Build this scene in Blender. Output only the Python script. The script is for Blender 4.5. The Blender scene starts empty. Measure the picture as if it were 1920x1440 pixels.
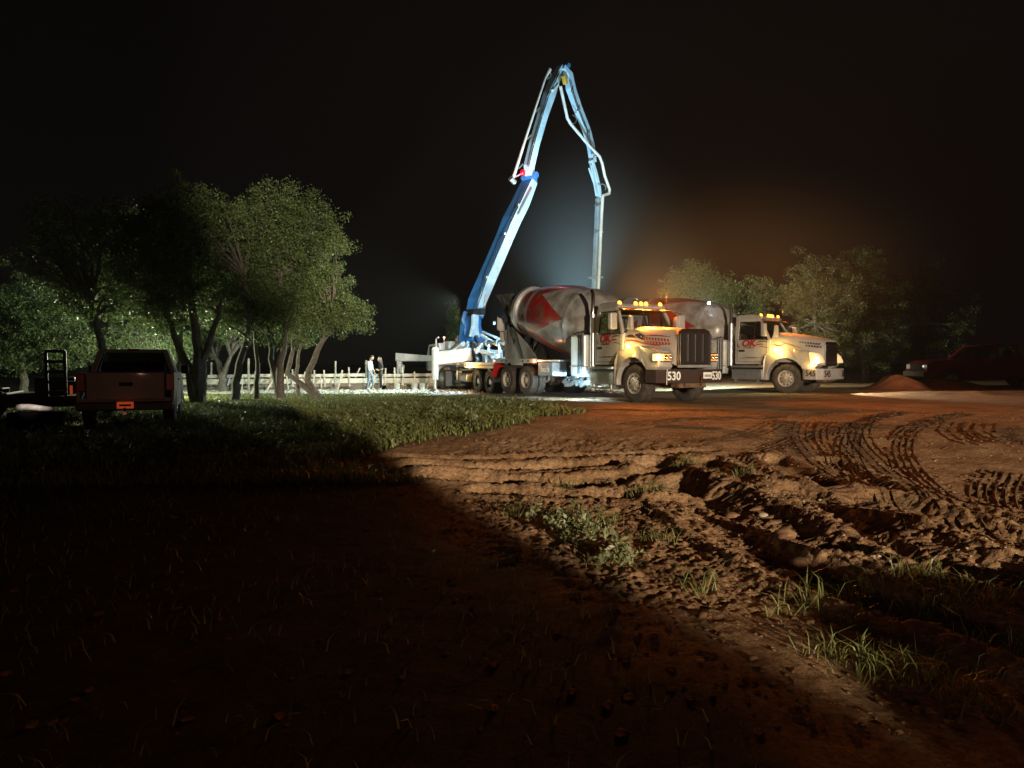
import bpy, bmesh, math, random
import numpy as np
from mathutils import Vector, Matrix, Quaternion

rnd = random.Random(7)
nrs = np.random.RandomState(11)
S = bpy.context.scene
COL = S.collection
PI = math.pi

# ------------------------------------------------------------------ camera
FPX = 1442.0
PITCH = math.atan(43 / FPX)
CAMZ = 1.6
cam = bpy.data.cameras.new('camera')
cam.sensor_width = 36
cam.lens = 36 * FPX / 1920
cam.clip_start = 0.05
cam.clip_end = 1000
camo = bpy.data.objects.new('camera', cam)
COL.objects.link(camo)
camo.location = (0, 0, CAMZ)
camo.rotation_euler = (PI / 2 - PITCH, 0, 0)
S.camera = camo

# ------------------------------------------------------------------ night sky, exposure
W = bpy.data.worlds.new('World')
S.world = W
W.use_nodes = True
bg = W.node_tree.nodes['Background']
bg.inputs[0].default_value = (0.0048, 0.0034, 0.0034, 1)
bg.inputs[1].default_value = 0.5
S.view_settings.view_transform = 'Standard'
S.view_settings.look = 'None'
S.view_settings.exposure = 0
S.view_settings.gamma = 1
S.cycles.use_denoising = True
S.cycles.max_bounces = 5
S.cycles.diffuse_bounces = 2
S.cycles.glossy_bounces = 2
S.cycles.transmission_bounces = 4
S.cycles.volume_bounces = 0
S.cycles.transparent_max_bounces = 6
S.cycles.sample_clamp_indirect = 2.0
S.cycles.volume_step_rate = 4
S.cycles.blur_glossy = 1.0


def lamp(name, kind, loc, color, power, target=None, size=0.1, spot=None, blend=0.2, parent=None):
    l = bpy.data.lights.new(name, kind)
    l.color = color
    l.energy = power
    if kind in ('POINT', 'SPOT'):
        l.shadow_soft_size = size
    if kind == 'SPOT':
        l.spot_size = math.radians(spot)
        l.spot_blend = blend
    o = bpy.data.objects.new(name, l)
    COL.objects.link(o)
    o.location = loc
    if target is not None:
        d = Vector(target) - Vector(loc)
        o.rotation_euler = d.to_track_quat('-Z', 'Y').to_euler()
    return o


def P(px, py, y):
    """point in the place seen at photo pixel px,py at depth y"""
    u = (px - 960) / FPX
    v = (720 - py) / FPX
    c, s = math.cos(PITCH), math.sin(PITCH)
    dx, dy, dz = u, c + v * s, -s + v * c
    k = y / dy
    return Vector((dx * k, y, CAMZ + dz * k))


# lamps at work on the site, plus added fills: headlight of a vehicle behind the camera,
# work lights on the pump and under the mixer, lamps on the trucks (amber ones sit with their trucks)
KEY = (14.9, -29.5, 5.2)


def aim(p, az, el, d=50):
    az, el = math.radians(az), math.radians(el)
    return (p[0] + d * math.sin(az) * math.cos(el), p[1] + d * math.cos(az) * math.cos(el), p[2] + d * math.sin(el))


lamp('unseen_key_lamp', 'SPOT', KEY, (1.0, 0.81, 0.58), 118000, target=aim(KEY, -10.2, -5.5), size=0.22, spot=24.2, blend=0.06)
lamp('unseen_key_lamp', 'SPOT', (KEY[0] + .5, KEY[1], KEY[2] + .2), (1.0, 0.84, 0.64), 150000, target=aim(KEY, -17.6, 5.0), size=0.22, spot=16.5, blend=0.5)  # second spot added to throw the key light into the oak crowns
lamp('tail_light_glow', 'POINT', (-2.0, -4.0, 1.2), (1.0, 0.40, 0.26), 150, size=0.2)
lamp('pump_floodlight', 'SPOT', (-2.5, 37.3, 4.6), (0.80, 1.0, 0.86), 5000, target=(-17, 33.5, -1), size=0.15, spot=130, blend=1.0)
lamp('left_tree_fill', 'POINT', (-14.0, 30.0, 1.9), (0.94, 1.0, 0.70), 1600, size=0.12)  # unseen point light added among the oaks to brighten the left trees
lamp('boom_floodlight', 'SPOT', (3.0, 32.0, 3.0), (0.46, 0.80, 1.0), 20000, target=P(1030, 250, 42), size=0.2, spot=66, blend=1.0)
lamp('deck_floodlight', 'SPOT', P(955, 590, 32.4), (0.50, 0.84, 1.0), 1900, target=P(860, 660, 37), size=0.12, spot=120, blend=.5)
lamp('yard_floodlight', 'SPOT', P(1334, 573, 33.2), (0.96, 1.0, 0.70), 4300, target=P(1290, 560, 45), size=0.1, spot=160, blend=0.4)


# ------------------------------------------------------------------ helpers
def link(o, parent=None):
    COL.objects.link(o)
    if parent is not None:
        o.parent = parent
    return o


def tag(o, label=None, cat=None, group=None, kind=None):
    if label: o['label'] = label
    if cat: o['category'] = cat
    if group: o['group'] = group
    if kind: o['kind'] = kind
    return o


def empty(name, loc=(0, 0, 0), rz=0.0):
    o = bpy.data.objects.new(name, None)
    o.empty_display_size = 0.3
    link(o)
    o.location = loc
    o.rotation_euler = (0, 0, rz)
    return o


MATS = {}


def mat(name, col, rough=0.6, metal=0.0, var=0.0, scale=3.0, col2=None, bump=0.0, bscale=40.0, emit=None, estr=0.0,
        coat=0.0, spec=None, dirt=0.0):
    if name in MATS: return MATS[name]
    m = bpy.data.materials.new(name)
    m.use_nodes = True
    nt = m.node_tree
    b = nt.nodes['Principled BSDF']
    b.inputs['Base Color'].default_value = (*col, 1)
    b.inputs['Roughness'].default_value = rough
    b.inputs['Metallic'].default_value = metal
    if spec is not None: b.inputs['Specular IOR Level'].default_value = spec
    if coat: b.inputs['Coat Weight'].default_value = coat
    if emit:
        b.inputs['Emission Color'].default_value = (*emit, 1)
        b.inputs['Emission Strength'].default_value = estr
    tc = nt.nodes.new('ShaderNodeTexCoord')
    if var > 0 or col2:
        n = nt.nodes.new('ShaderNodeTexNoise')
        n.inputs['Scale'].default_value = scale
        n.inputs['Detail'].default_value = 6
        n.inputs['Roughness'].default_value = 0.65
        nt.links.new(tc.outputs['Object'], n.inputs['Vector'])
        r = nt.nodes.new('ShaderNodeValToRGB')
        c2 = col2 if col2 else tuple(c * (1 - var) for c in col)
        r.color_ramp.elements[0].position = 0.35
        r.color_ramp.elements[0].color = (*c2, 1)
        r.color_ramp.elements[1].position = 0.62
        r.color_ramp.elements[1].color = (*col, 1)
        nt.links.new(n.outputs['Fac'], r.inputs['Fac'])
        nt.links.new(r.outputs['Color'], b.inputs['Base Color'])
    if bump > 0:
        n2 = nt.nodes.new('ShaderNodeTexNoise')
        n2.inputs['Scale'].default_value = bscale
        n2.inputs['Detail'].default_value = 5
        nt.links.new(tc.outputs['Object'], n2.inputs['Vector'])
        bp = nt.nodes.new('ShaderNodeBump')
        bp.inputs['Strength'].default_value = bump
        bp.inputs['Distance'].default_value = 0.02
        nt.links.new(n2.outputs['Fac'], bp.inputs['Height'])
        nt.links.new(bp.outputs['Normal'], b.inputs['Normal'])
    MATS[name] = m
    return m


WHITE = mat('truck_white', (0.40, 0.39, 0.385), 0.38, var=0.3, scale=2.2, col2=(0.33, 0.30, 0.26), coat=0.3)
WHITE2 = mat('pump_white', (0.66, 0.68, 0.70), 0.42, var=0.3, scale=2.0, col2=(0.46, 0.48, 0.5))
GREYP = mat('grey_paint', (0.30, 0.30, 0.30), 0.5, var=0.35, scale=3)
DARK = mat('dark_steel', (0.035, 0.033, 0.032), 0.55, var=0.4, scale=4)
BUMPER = mat('dark_bumper', (0.045, 0.022, 0.016), 0.7, var=0.3, scale=4)
CHROME = mat('chrome', (0.75, 0.73, 0.70), 0.16, 1.0)
ALU = mat('brushed_aluminium', (0.62, 0.63, 0.64), 0.36, 0.85, var=0.2, scale=6)
RUBBER = mat('tyre_rubber', (0.035, 0.032, 0.029), 0.8, var=0.4, scale=5, col2=(0.09, 0.07, 0.055), bump=0.4, bscale=60)
RIM = mat('painted_rim', (0.55, 0.52, 0.47), 0.4, 0.0, var=0.35, scale=7, col2=(0.30, 0.24, 0.18))
MUD = mat('mud_caked', (0.20, 0.12, 0.07), 0.9, var=0.5, scale=6, bump=0.6, bscale=30)
REDP = mat('red_paint', (0.36, 0.015, 0.012), 0.4, var=0.2, scale=3)
BLUEP = mat('boom_blue', (0.035, 0.16, 0.42), 0.4, var=0.25, scale=1.5)
LBLUE = mat('boom_lit_blue', (0.34, 0.50, 0.64), 0.45, var=0.25, scale=1.3)  # lit side of the blue beam put into its colour
YELLOW = mat('hydraulic_yellow', (0.55, 0.36, 0.05), 0.45, var=0.3, scale=4)
BLACKP = mat('black_plastic', (0.015, 0.015, 0.015), 0.6)
REDDECAL = mat('red_decal', (0.30, 0.02, 0.014), 0.5)
DKDECAL = mat('dark_decal', (0.05, 0.02, 0.018), 0.5)
WDECAL = mat('white_decal', (0.85, 0.85, 0.82), 0.5)
GDECAL = mat('grey_decal', (0.34, 0.34, 0.28), 0.5)
SEAT = mat('seat_vinyl', (0.05, 0.045, 0.04), 0.7, var=0.3, scale=8)
WOOD = mat('form_lumber', (0.60, 0.56, 0.48), 0.8, var=0.4, scale=5, col2=(0.52, 0.46, 0.38), bump=0.3)
POLEW = mat('weathered_pole', (0.40, 0.36, 0.30), 0.8, var=0.4, scale=6)
AMBER_E = mat('amber_lens', (0.8, 0.3, 0.03), 0.3, emit=(1.0, 0.30, 0.03), estr=7)
AMBER_HOT = mat('amber_lens_bright', (0.9, 0.5, 0.1), 0.3, emit=(1.0, 0.62, 0.14), estr=60)
HEAD_E = mat('headlight_lens_warm', (0.9, 0.7, 0.5), 0.2, emit=(1.0, 0.55, 0.22), estr=0.7)
HEAD_T = mat('turn_lens_warm', (0.9, 0.6, 0.3), 0.2, emit=(1.0, 0.62, 0.26), estr=1.6)
HEAD_W = mat('headlight_lens_white', (0.9, 0.9, 0.9), 0.2, emit=(1.0, 0.95, 0.82), estr=14)
HEAD_A = mat('headlight_lens_amber', (0.8, 0.4, 0.15), 0.2, emit=(1.0, 0.36, 0.08), estr=0.9)
WORK_E = mat('work_light_lens', (0.9, 0.95, 1), 0.2, emit=(0.85, 0.96, 1.0), estr=40)
REDL = mat('red_lamp_lens', (0.6, 0.0, 0.01), 0.3, emit=(1.0, 0.0, 0.02), estr=1.3)
PINKL = mat('marker_lamp_lens', (0.8, 0.3, 0.2), 0.3, emit=(1.0, 0.30, 0.22), estr=6)
REFLR = mat('red_reflector', (0.55, 0.02, 0.015), 0.25, coat=0.6)
REFLO = mat('glowing_orange_reflector', (0.9, 0.12, 0.03), 0.3, emit=(1.0, 0.12, 0.03), estr=0.25)  # weak emission stands in for light thrown back by plate and reflector


def glass_mat(name, tint, rough=0.03, mixf=0.8):
    m = bpy.data.materials.new(name)
    m.use_nodes = True
    nt = m.node_tree
    b = nt.nodes['Principled BSDF']
    nt.nodes.remove(b)
    out = nt.nodes['Material Output']
    t = nt.nodes.new('ShaderNodeBsdfTransparent')
    t.inputs[0].default_value = (*tint, 1)
    g = nt.nodes.new('ShaderNodeBsdfGlossy')
    g.inputs['Roughness'].default_value = rough
    g.inputs[0].default_value = (0.9, 0.9, 0.9, 1)
    fr = nt.nodes.new('ShaderNodeFresnel')
    mx = nt.nodes.new('ShaderNodeMixShader')
    nt.links.new(fr.outputs[0], mx.inputs[0])
    nt.links.new(t.outputs[0], mx.inputs[1])
    nt.links.new(g.outputs[0], mx.inputs[2])
    nt.links.new(mx.outputs[0], out.inputs['Surface'])
    return m


GLASS = glass_mat('window_glass', (0.62, 0.66, 0.64))


def drum_mat():
    m = bpy.data.materials.new('drum_paint')
    m.use_nodes = True
    nt = m.node_tree
    N, L = nt.nodes, nt.links
    b = N['Principled BSDF']
    b.inputs['Roughness'].default_value = 0.3
    b.inputs['Coat Weight'].default_value = 0.3
    tc = N.new('ShaderNodeTexCoord')
    sp = N.new('ShaderNodeSeparateXYZ')
    L.new(tc.outputs['Object'], sp.inputs[0])

    def M_(op, a, b_=None, c_=None):
        n = N.new('ShaderNodeMath'); n.operation = op
        for i, v in enumerate((a, b_, c_)):
            if v is None: continue
            if isinstance(v, (int, float)): n.inputs[i].default_value = v
            else: L.new(v, n.inputs[i])
        return n.outputs[0]
    x = sp.outputs[0]
    th = M_('ARCTAN2', sp.outputs[1], sp.outputs[2])
    t = M_('MULTIPLY_ADD', th, 5 / (2 * PI), 20.85)          # five wedges round the drum
    tri = M_('PINGPONG', t, 0.5)                              # 0 on the wedge axis, .5 between
    s = M_('MULTIPLY_ADD', x, 0.5 / 2.0, -0.5 * 1.15 / 2.0)   # grows to the rear from x=1.15
    wedge = M_('LESS_THAN', tri, s)
    rear = M_('LESS_THAN', x, 3.35)
    red = M_('MULTIPLY', wedge, rear)
    # a second, opposite row of white-red wedges towards the hopper
    s2 = M_('MULTIPLY_ADD', x, -0.5 / 1.0, 0.5 * 4.9)
    w2 = M_('LESS_THAN', M_('SUBTRACT', 0.5, tri), s2)
    w2 = M_('MULTIPLY', w2, M_('GREATER_THAN', x, 4.0))
    band = M_('MULTIPLY', M_('GREATER_THAN', x, 3.35), M_('LESS_THAN', x, 3.75))
    red = M_('MAXIMUM', red, M_('MAXIMUM', band, w2))
    nz = N.new('ShaderNodeTexNoise'); nz.inputs['Scale'].default_value = 2.5; nz.inputs['Detail'].default_value = 8
    L.new(tc.outputs['Object'], nz.inputs['Vector'])
    mx = N.new('ShaderNodeMix'); mx.data_type = 'RGBA'
    mx.inputs[6].default_value = (0.34, 0.33, 0.325, 1)
    mx.inputs[7].default_value = (0.34, 0.012, 0.01, 1)
    L.new(red, mx.inputs[0])
    mx2 = N.new('ShaderNodeMix'); mx2.data_type = 'RGBA'
    L.new(mx.outputs[2], mx2.inputs[6])
    mx2.inputs[7].default_value = (0.13, 0.105, 0.085, 1)
    rp = N.new('ShaderNodeMapRange')
    rp.inputs['From Min'].default_value = 0.42; rp.inputs['From Max'].default_value = 0.66
    rp.inputs['To Max'].default_value = 0.85
    L.new(nz.outputs['Fac'], rp.inputs['Value'])
    L.new(rp.outputs[0], mx2.inputs[0])
    L.new(mx2.outputs[2], b.inputs['Base Color'])
    return m


DRUMM = drum_mat()


class MB:
    def __init__(s):
        s.v = []; s.f = []

    def add(s, vs, fs):
        k = len(s.v)
        s.v += [tuple(p) for p in vs]
        s.f += [tuple(i + k for i in f) for f in fs]
        return s

    def box(s, c, d, rot=None, taper=None):
        hx, hy, hz = d[0] / 2, d[1] / 2, d[2] / 2
        vs = [Vector((a * hx, b * hy, e * hz)) for e in (-1, 1) for b in (-1, 1) for a in (-1, 1)]
        if taper:
            for i in range(4, 8): vs[i].x *= taper[0]; vs[i].y *= taper[1]
        if rot is not None: vs = [rot @ p for p in vs]
        c = Vector(c)
        return s.add([p + c for p in vs], [(0, 2, 3, 1), (4, 5, 7, 6), (0, 1, 5, 4), (2, 6, 7, 3), (0, 4, 6, 2), (1, 3, 7, 5)])

    def b2(s, x0, x1, y0, y1, z0, z1):
        return s.box(((x0 + x1) / 2, (y0 + y1) / 2, (z0 + z1) / 2), (abs(x1 - x0), abs(y1 - y0), abs(z1 - z0)))

    def bar(s, p0, p1, w, h=None, up=(0, 0, 1), w1=None, h1=None):
        p0, p1 = Vector(p0), Vector(p1)
        h = w if h is None else h
        w1 = w if w1 is None else w1
        h1 = h if h1 is None else h1
        d = (p1 - p0).normalized()
        up = Vector(up)
        sd = d.cross(up)
        if sd.length < 1e-4: sd = d.cross(Vector((1, 0, 0)))
        sd.normalize()
        u = sd.cross(d).normalized()
        vs = []
        for p, ww, hh in ((p0, w, h), (p1, w1, h1)):
            for a, b in ((-1, -1), (1, -1), (1, 1), (-1, 1)):
                vs.append(p + sd * a * ww / 2 + u * b * hh / 2)
        return s.add(vs, [(0, 1, 2, 3), (7, 6, 5, 4), (0, 4, 5, 1), (1, 5, 6, 2), (2, 6, 7, 3), (3, 7, 4, 0)])

    def tube(s, pts, r, n=8, caps=True):
        pts = [Vector(p) for p in pts]
        rs = r if isinstance(r, (list, tuple)) else [r] * len(pts)
        k0 = len(s.v)
        ref = None
        for i, p in enumerate(pts):
            a = pts[max(i - 1, 0)]; b = pts[min(i + 1, len(pts) - 1)]
            d = (b - a)
            if d.length < 1e-6: d = Vector((0, 0, 1))
            d.normalize()
            if ref is None:
                ref = Vector((0, 0, 1)) if abs(d.z) < 0.9 else Vector((1, 0, 0))
            x = d.cross(ref).normalized()
            y = x.cross(d).normalized()
            ref = y if True else ref
            # keep frame: use y as the next reference
            for j in range(n):
                t = 2 * PI * j / n
                s.v.append(tuple(p + (x * math.cos(t) + y * math.sin(t)) * rs[i]))
        for i in range(len(pts) - 1):
            for j in range(n):
                a = k0 + i * n + j; b = k0 + i * n + (j + 1) % n
                s.f.append((a, b, b + n, a + n))
        if caps:
            s.f.append(tuple(k0 + j for j in reversed(range(n))))
            s.f.append(tuple(k0 + (len(pts) - 1) * n + j for j in range(n)))
        return s

    def lathe(s, prof, n=24, c=(0, 0, 0), axis='y', closed=False):
        """prof: (a, r) pairs along the axis"""
        k0 = len(s.v)
        c = Vector(c)
        for a, r in prof:
            for j in range(n):
                t = 2 * PI * j / n
                u, w = r * math.cos(t), r * math.sin(t)
                p = Vector((u, a, w)) if axis == 'y' else (Vector((a, u, w)) if axis == 'x' else Vector((u, w, a)))
                s.v.append(tuple(p + c))
        m = len(prof)
        for i in range(m if closed else m - 1):
            for j in range(n):
                a = k0 + i * n + j; b = k0 + i * n + (j + 1) % n
                i2 = (i + 1) % m
                s.f.append((a, b, k0 + i2 * n + (j + 1) % n, k0 + i2 * n + j))
        return s

    def prism(s, prof, y0, y1, axis='y', top=None):
        """closed outline prof [(x,z)] extruded along y (or in plan [(x,y)] along z)"""
        n = len(prof)
        if axis == 'y':
            vs = [(x, y0, z) for x, z in prof] + [(x, y1, z) for x, z in prof]
        elif axis == 'x':
            vs = [(y0, x, z) for x, z in prof] + [(y1, x, z) for x, z in prof]
        else:
            vs = [(x, y, y0) for x, y in prof] + [(x, y, y1) for x, y in prof]
        fs = [tuple(range(n)), tuple(reversed(range(n, 2 * n)))]
        fs += [(i, i + n, (i + 1) % n + n, (i + 1) % n) for i in range(n)]
        return s.add(vs, fs)

    def build(s, name, m, parent=None, smooth=False, bevel=0.0, label=None, seg=2):
        me = bpy.data.meshes.new(name)
        me.from_pydata(s.v, [], s.f)
        me.validate()
        bm = bmesh.new(); bm.from_mesh(me)
        bmesh.ops.recalc_face_normals(bm, faces=bm.faces)
        bm.to_mesh(me); bm.free()
        me.materials.append(m)
        o = bpy.data.objects.new(name, me)
        link(o, parent)
        if smooth:
            me.polygons.foreach_set('use_smooth', [True] * len(me.polygons))
            me.set_sharp_from_angle(angle=math.radians(38))
        if bevel > 0:
            md = o.modifiers.new('edge', 'BEVEL')
            md.width = bevel; md.segments = seg; md.limit_method = 'ANGLE'; md.angle_limit = math.radians(30)
        if label: o['label'] = label
        return o


def npmesh(name, V, F, m, parent=None, attr=None, smooth=False):
    V = np.asarray(V, dtype=np.float32).reshape(-1, 3)
    F = np.asarray(F, dtype=np.int32)
    k = F.shape[1]
    me = bpy.data.meshes.new(name)
    me.vertices.add(len(V)); me.vertices.foreach_set('co', V.ravel())
    me.loops.add(F.size); me.loops.foreach_set('vertex_index', F.ravel())
    me.polygons.add(len(F))
    me.polygons.foreach_set('loop_start', np.arange(0, F.size, k, dtype=np.int32))
    try:
        me.polygons.foreach_set('loop_total', np.full(len(F), k, dtype=np.int32))
    except Exception:
        pass
    if smooth: me.polygons.foreach_set('use_smooth', np.ones(len(F), dtype=bool))
    me.update(calc_edges=True)
    if attr:
        for an, (dom, val) in attr.items():
            a = me.attributes.new(an, 'FLOAT', dom)
            a.data.foreach_set('value', np.asarray(val, dtype=np.float32))
    me.materials.append(m)
    o = bpy.data.objects.new(name, me)
    return link(o, parent)


def copy_tree(o, parent=None):
    c = o.copy(); COL.objects.link(c)
    c.parent = parent
    for ch in o.children: copy_tree(ch, c)
    return c


def text_mesh(name, s, size, m, parent, loc, rot, ext=0.004, shear=0.0, bold=0.0, sx=1.0):
    cu = bpy.data.curves.new('txt', 'FONT')
    cu.body = s; cu.size = size; cu.extrude = ext; cu.shear = shear; cu.offset = bold
    cu.align_x = 'CENTER'; cu.align_y = 'CENTER'; cu.resolution_u = 3
    t = bpy.data.objects.new('txt', cu)
    COL.objects.link(t)
    dg = bpy.context.evaluated_depsgraph_get()
    me = bpy.data.meshes.new_from_object(t.evaluated_get(dg))
    bpy.data.objects.remove(t)
    bpy.data.curves.remove(cu)
    me.materials.clear(); me.materials.append(m)
    o = bpy.data.objects.new(name, me)
    link(o, parent)
    o.location = loc; o.rotation_euler = rot; o.scale = (sx, 1, 1)
    return o


# ------------------------------------------------------------------ ground
def hsh(ix, iy, seed):
    h = (ix.astype(np.int64) * 374761393 + iy.astype(np.int64) * 668265263 + seed * 144305261) & 0xffffffff
    h = ((h ^ (h >> 13)) * 1274126177) & 0xffffffff
    return ((h ^ (h >> 16)) & 0xffff) / 65535.0


def vn(x, y, seed=0):
    xi = np.floor(x); yi = np.floor(y)
    fx = x - xi; fy = y - yi
    fx = fx * fx * (3 - 2 * fx); fy = fy * fy * (3 - 2 * fy)
    a = hsh(xi, yi, seed); b = hsh(xi + 1, yi, seed); c = hsh(xi, yi + 1, seed); d = hsh(xi + 1, yi + 1, seed)
    return (a + (b - a) * fx) * (1 - fy) + (c + (d - c) * fx) * fy - 0.5


def sst(x, a, b):
    t = np.clip((x - a) / (b - a), 0, 1)
    return t * t * (3 - 2 * t)


def base_z(x, y):
    x = np.asarray(x, float); y = np.asarray(y, float)
    yard = 0.42 - 0.018 * np.clip(y - 21, 0, 16) * (1 - sst(x, 5, 12))
    left = 0.02 + 0.10 * sst(y, 8, 30)
    w = sst(x, -5.5, 0.5) * sst(y, 7.0, 15.0)
    z = left + (yard - left) * w
    # unseen bank added at the right behind the camera to shade the foreground, with its toe in the corner of the frame
    z = z + 1.12 * np.exp(-(((x - 5.0) / 2.2) ** 2 + ((y + 1.6) / 2.2) ** 2))
    return z


def Gp(px, py):
    y = 12.0
    for _ in range(30):
        p = P(px, py, y)
        h = float(base_z(p.x, p.y))
        y = y * (CAMZ - h) / max(CAMZ - p.z, 1e-3)
        y = min(max(y, 1), 120)
    p = P(px, py, y)
    return np.array([p.x, p.y])


RUTS = []
for pts, wd, dp in [
    ([(1228, 872), (1262, 905), (1330, 960), (1440, 1040), (1620, 1110), (1900, 1200), (2300, 1330)], 0.34, 0.15),
    ([(1285, 905), (1350, 940), (1440, 985), (1580, 1040)], 0.30, 0.12),
    ([(1340, 890), (1450, 940), (1560, 985), (1700, 1030)], 0.16, 0.07),
    ([(1400, 880), (1500, 915), (1620, 960), (1760, 1000)], 0.14, 0.06),
    ([(1210, 900), (1250, 950), (1330, 1010), (1480, 1090), (1700, 1170)], 0.16, 0.07),
    ([(1500, 930), (1600, 985), (1740, 1040), (1900, 1090)], 0.50, 0.15),
    ([(1640, 940), (1760, 975), (1920, 1010)], 0.45, 0.13),
    ([(1080, 905), (1180, 905), (1250, 915)], 0.45, 0.12),
    ([(1320, 862), (1380, 905), (1500, 960), (1640, 1010), (1860, 1090), (2200, 1190)], 0.28, 0.10),
    ([(1450, 860), (1560, 920), (1700, 975), (1920, 1040), (2200, 1120)], 0.26, 0.10),
    ([(1560, 862), (1680, 920), (1800, 950), (2000, 1000)], 0.22, 0.07),
    ([(720, 858), (860, 858), (1000, 852), (1120, 850), (1240, 848), (1330, 842)], 0.22, 0.07),
    ([(760, 872), (900, 874), (1040, 870), (1160, 866), (1236, 868)], 0.26, 0.10),
    ([(800, 890), (960, 896), (1080, 898), (1180, 892), (1250, 882)], 0.30, 0.11),
    ([(900, 915), (1050, 925), (1180, 930), (1280, 925)], 0.24, 0.08),
]:
    RUTS.append((np.array([Gp(*p) for p in pts]), wd * 1.05, dp * 0.85))


def seg_d(x, y, poly):
    best = np.full(x.shape, 1e9)
    for a, b in zip(poly[:-1], poly[1:]):
        d = b - a
        L2 = (d ** 2).sum()
        t = np.clip(((x - a[0]) * d[0] + (y - a[1]) * d[1]) / L2, 0, 1)
        q = np.hypot(x - a[0] - t * d[0], y - a[1] - t * d[1])
        best = np.minimum(best, q)
    return best


def masks(x, y):
    """grass, pale pad"""
    j = 1.2 * vn(x * 0.7, y * 0.7, 3) + 0.5 * vn(x * 2.3, y * 2.3, 4)
    xb = np.interp(y, [9.0, 12.0, 14.5, 17.5, 21, 26, 33], [-2.2, -1.6, 0.1, 1.3, 1.0, -1.0, -3.6])
    near = 1 - sst(y, 9.0, 11.5)
    g = sst(xb - x + j, -0.2, 0.5) * (1 - near)
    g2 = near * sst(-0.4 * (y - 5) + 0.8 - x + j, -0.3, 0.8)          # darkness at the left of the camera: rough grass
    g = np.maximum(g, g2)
    g = g * (1 - sst(y + 0.6 * j, 34.0, 36.5) * sst(x, -15, -13))
    pad = sst(y + 0.8 * j, 26.2, 28.0 + 0 * x) * (1 - sst(x, 9.5, 12.0)) * (1 - g) * sst(x, -24, -20)
    pad = np.maximum(pad, sst(y + 0.5 * j, 35.0, 37) * sst(x, -22, -19) * (1 - sst(x, 9.5, 12)))
    g = g * (1 - pad)
    return g, pad


def height(x, y):
    x = np.asarray(x, float); y = np.asarray(y, float)
    z = base_z(x, y)
    g, pad = masks(x, y)
    r = np.hypot(x, y)
    z += 0.10 * vn(x * 0.35, y * 0.35, 1) * sst(r, 2, 6) * (1 - sst(y, 17, 21))
    rough = (1 - pad) * (1 - 0.35 * g)
    near = 1 - sst(y, 16, 24)
    far_ = 14.5 - 4.5 * sst(x, 2.2, 4.2)
    rutz = sst(y, 4.0, 6.0) * (1 - sst(y, far_ - 3.0, far_)) * sst(x, -2.5, 0.5)
    z += rough * (0.030 * vn(x * 1.9, y * 1.9, 5) + 0.018 * vn(x * 5, y * 5, 6) + 0.010 * vn(x * 12, y * 12, 7)) * (0.35 + 0.65 * near)
    # churned clods across the rut belt
    c1 = np.abs(vn(x * 6.3 + 7, y * 4.6, 8)); c2 = np.abs(vn(x * 14.1, y * 11.7, 9))
    z += rutz * (1 - g) * (0.05 * c1 + 0.055 * c2 + 0.05 * np.abs(vn(x * 27, y * 24, 10)) - 0.03)
    for poly, wd, dp in RUTS:
        lo = poly.min(0) - 1.5; hi = poly.max(0) + 1.5
        sel = (x > lo[0]) & (x < hi[0]) & (y > lo[1]) & (y < hi[1])
        if not np.any(sel): continue
        if x.ndim == 0:
            continue
        d = seg_d(x[sel], y[sel], poly)
        wob = 0.5 + 1.0 * (vn(x[sel] * 1.3, y[sel] * 1.3, 12) + 0.5)
        cut = -dp * (0.75 + 0.6 * vn(x[sel] * 0.9, y[sel] * 0.9, 13)) * np.exp(-(d / (wd * 0.62)) ** 4)
        rim = 0.42 * dp * wob * np.exp(-((d - wd * 1.05) / (wd * 0.36)) ** 2)
        rim *= 0.8 + 0.5 * np.abs(vn(x[sel] * 9, y[sel] * 9, 14))
        z[sel] += (cut + rim)
    # low berm beyond the yard on the right
    z += 0.10 * np.exp(-((y - 27.5 - 0.1 * (x - 14)) / 0.6) ** 2) * sst(x, 11.5, 15)
    return z


def hz(x, y):
    return float(height(np.array([x, x]), np.array([y, y]))[0])


ang = np.concatenate([np.linspace(-PI, -0.72, 40, endpoint=False), np.linspace(-0.72, 0.72, 620), np.linspace(0.72, PI, 41)[1:-1]])
rad = np.concatenate([[0.0], np.geomspace(0.6, 2.4, 12, endpoint=False), np.geomspace(2.4, 42, 720, endpoint=False), np.geomspace(42, 400, 40)])
A, R = np.meshgrid(ang, rad)
GX = (np.sin(A) * R); GY = (np.cos(A) * R)
fx, fy = GX.ravel(), GY.ravel()
fz = height(fx, fy)
gm, pm = masks(fx, fy)
nA, nR = len(ang), len(rad)
ii = np.arange(nR - 1)[:, None] * nA; jj = np.arange(nA)[None, :]
j2 = (jj + 1) % nA
F = np.stack([(ii + jj).ravel(), (ii + j2).ravel(), (ii + nA + j2).ravel(), (ii + nA + jj).ravel()], 1)


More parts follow.
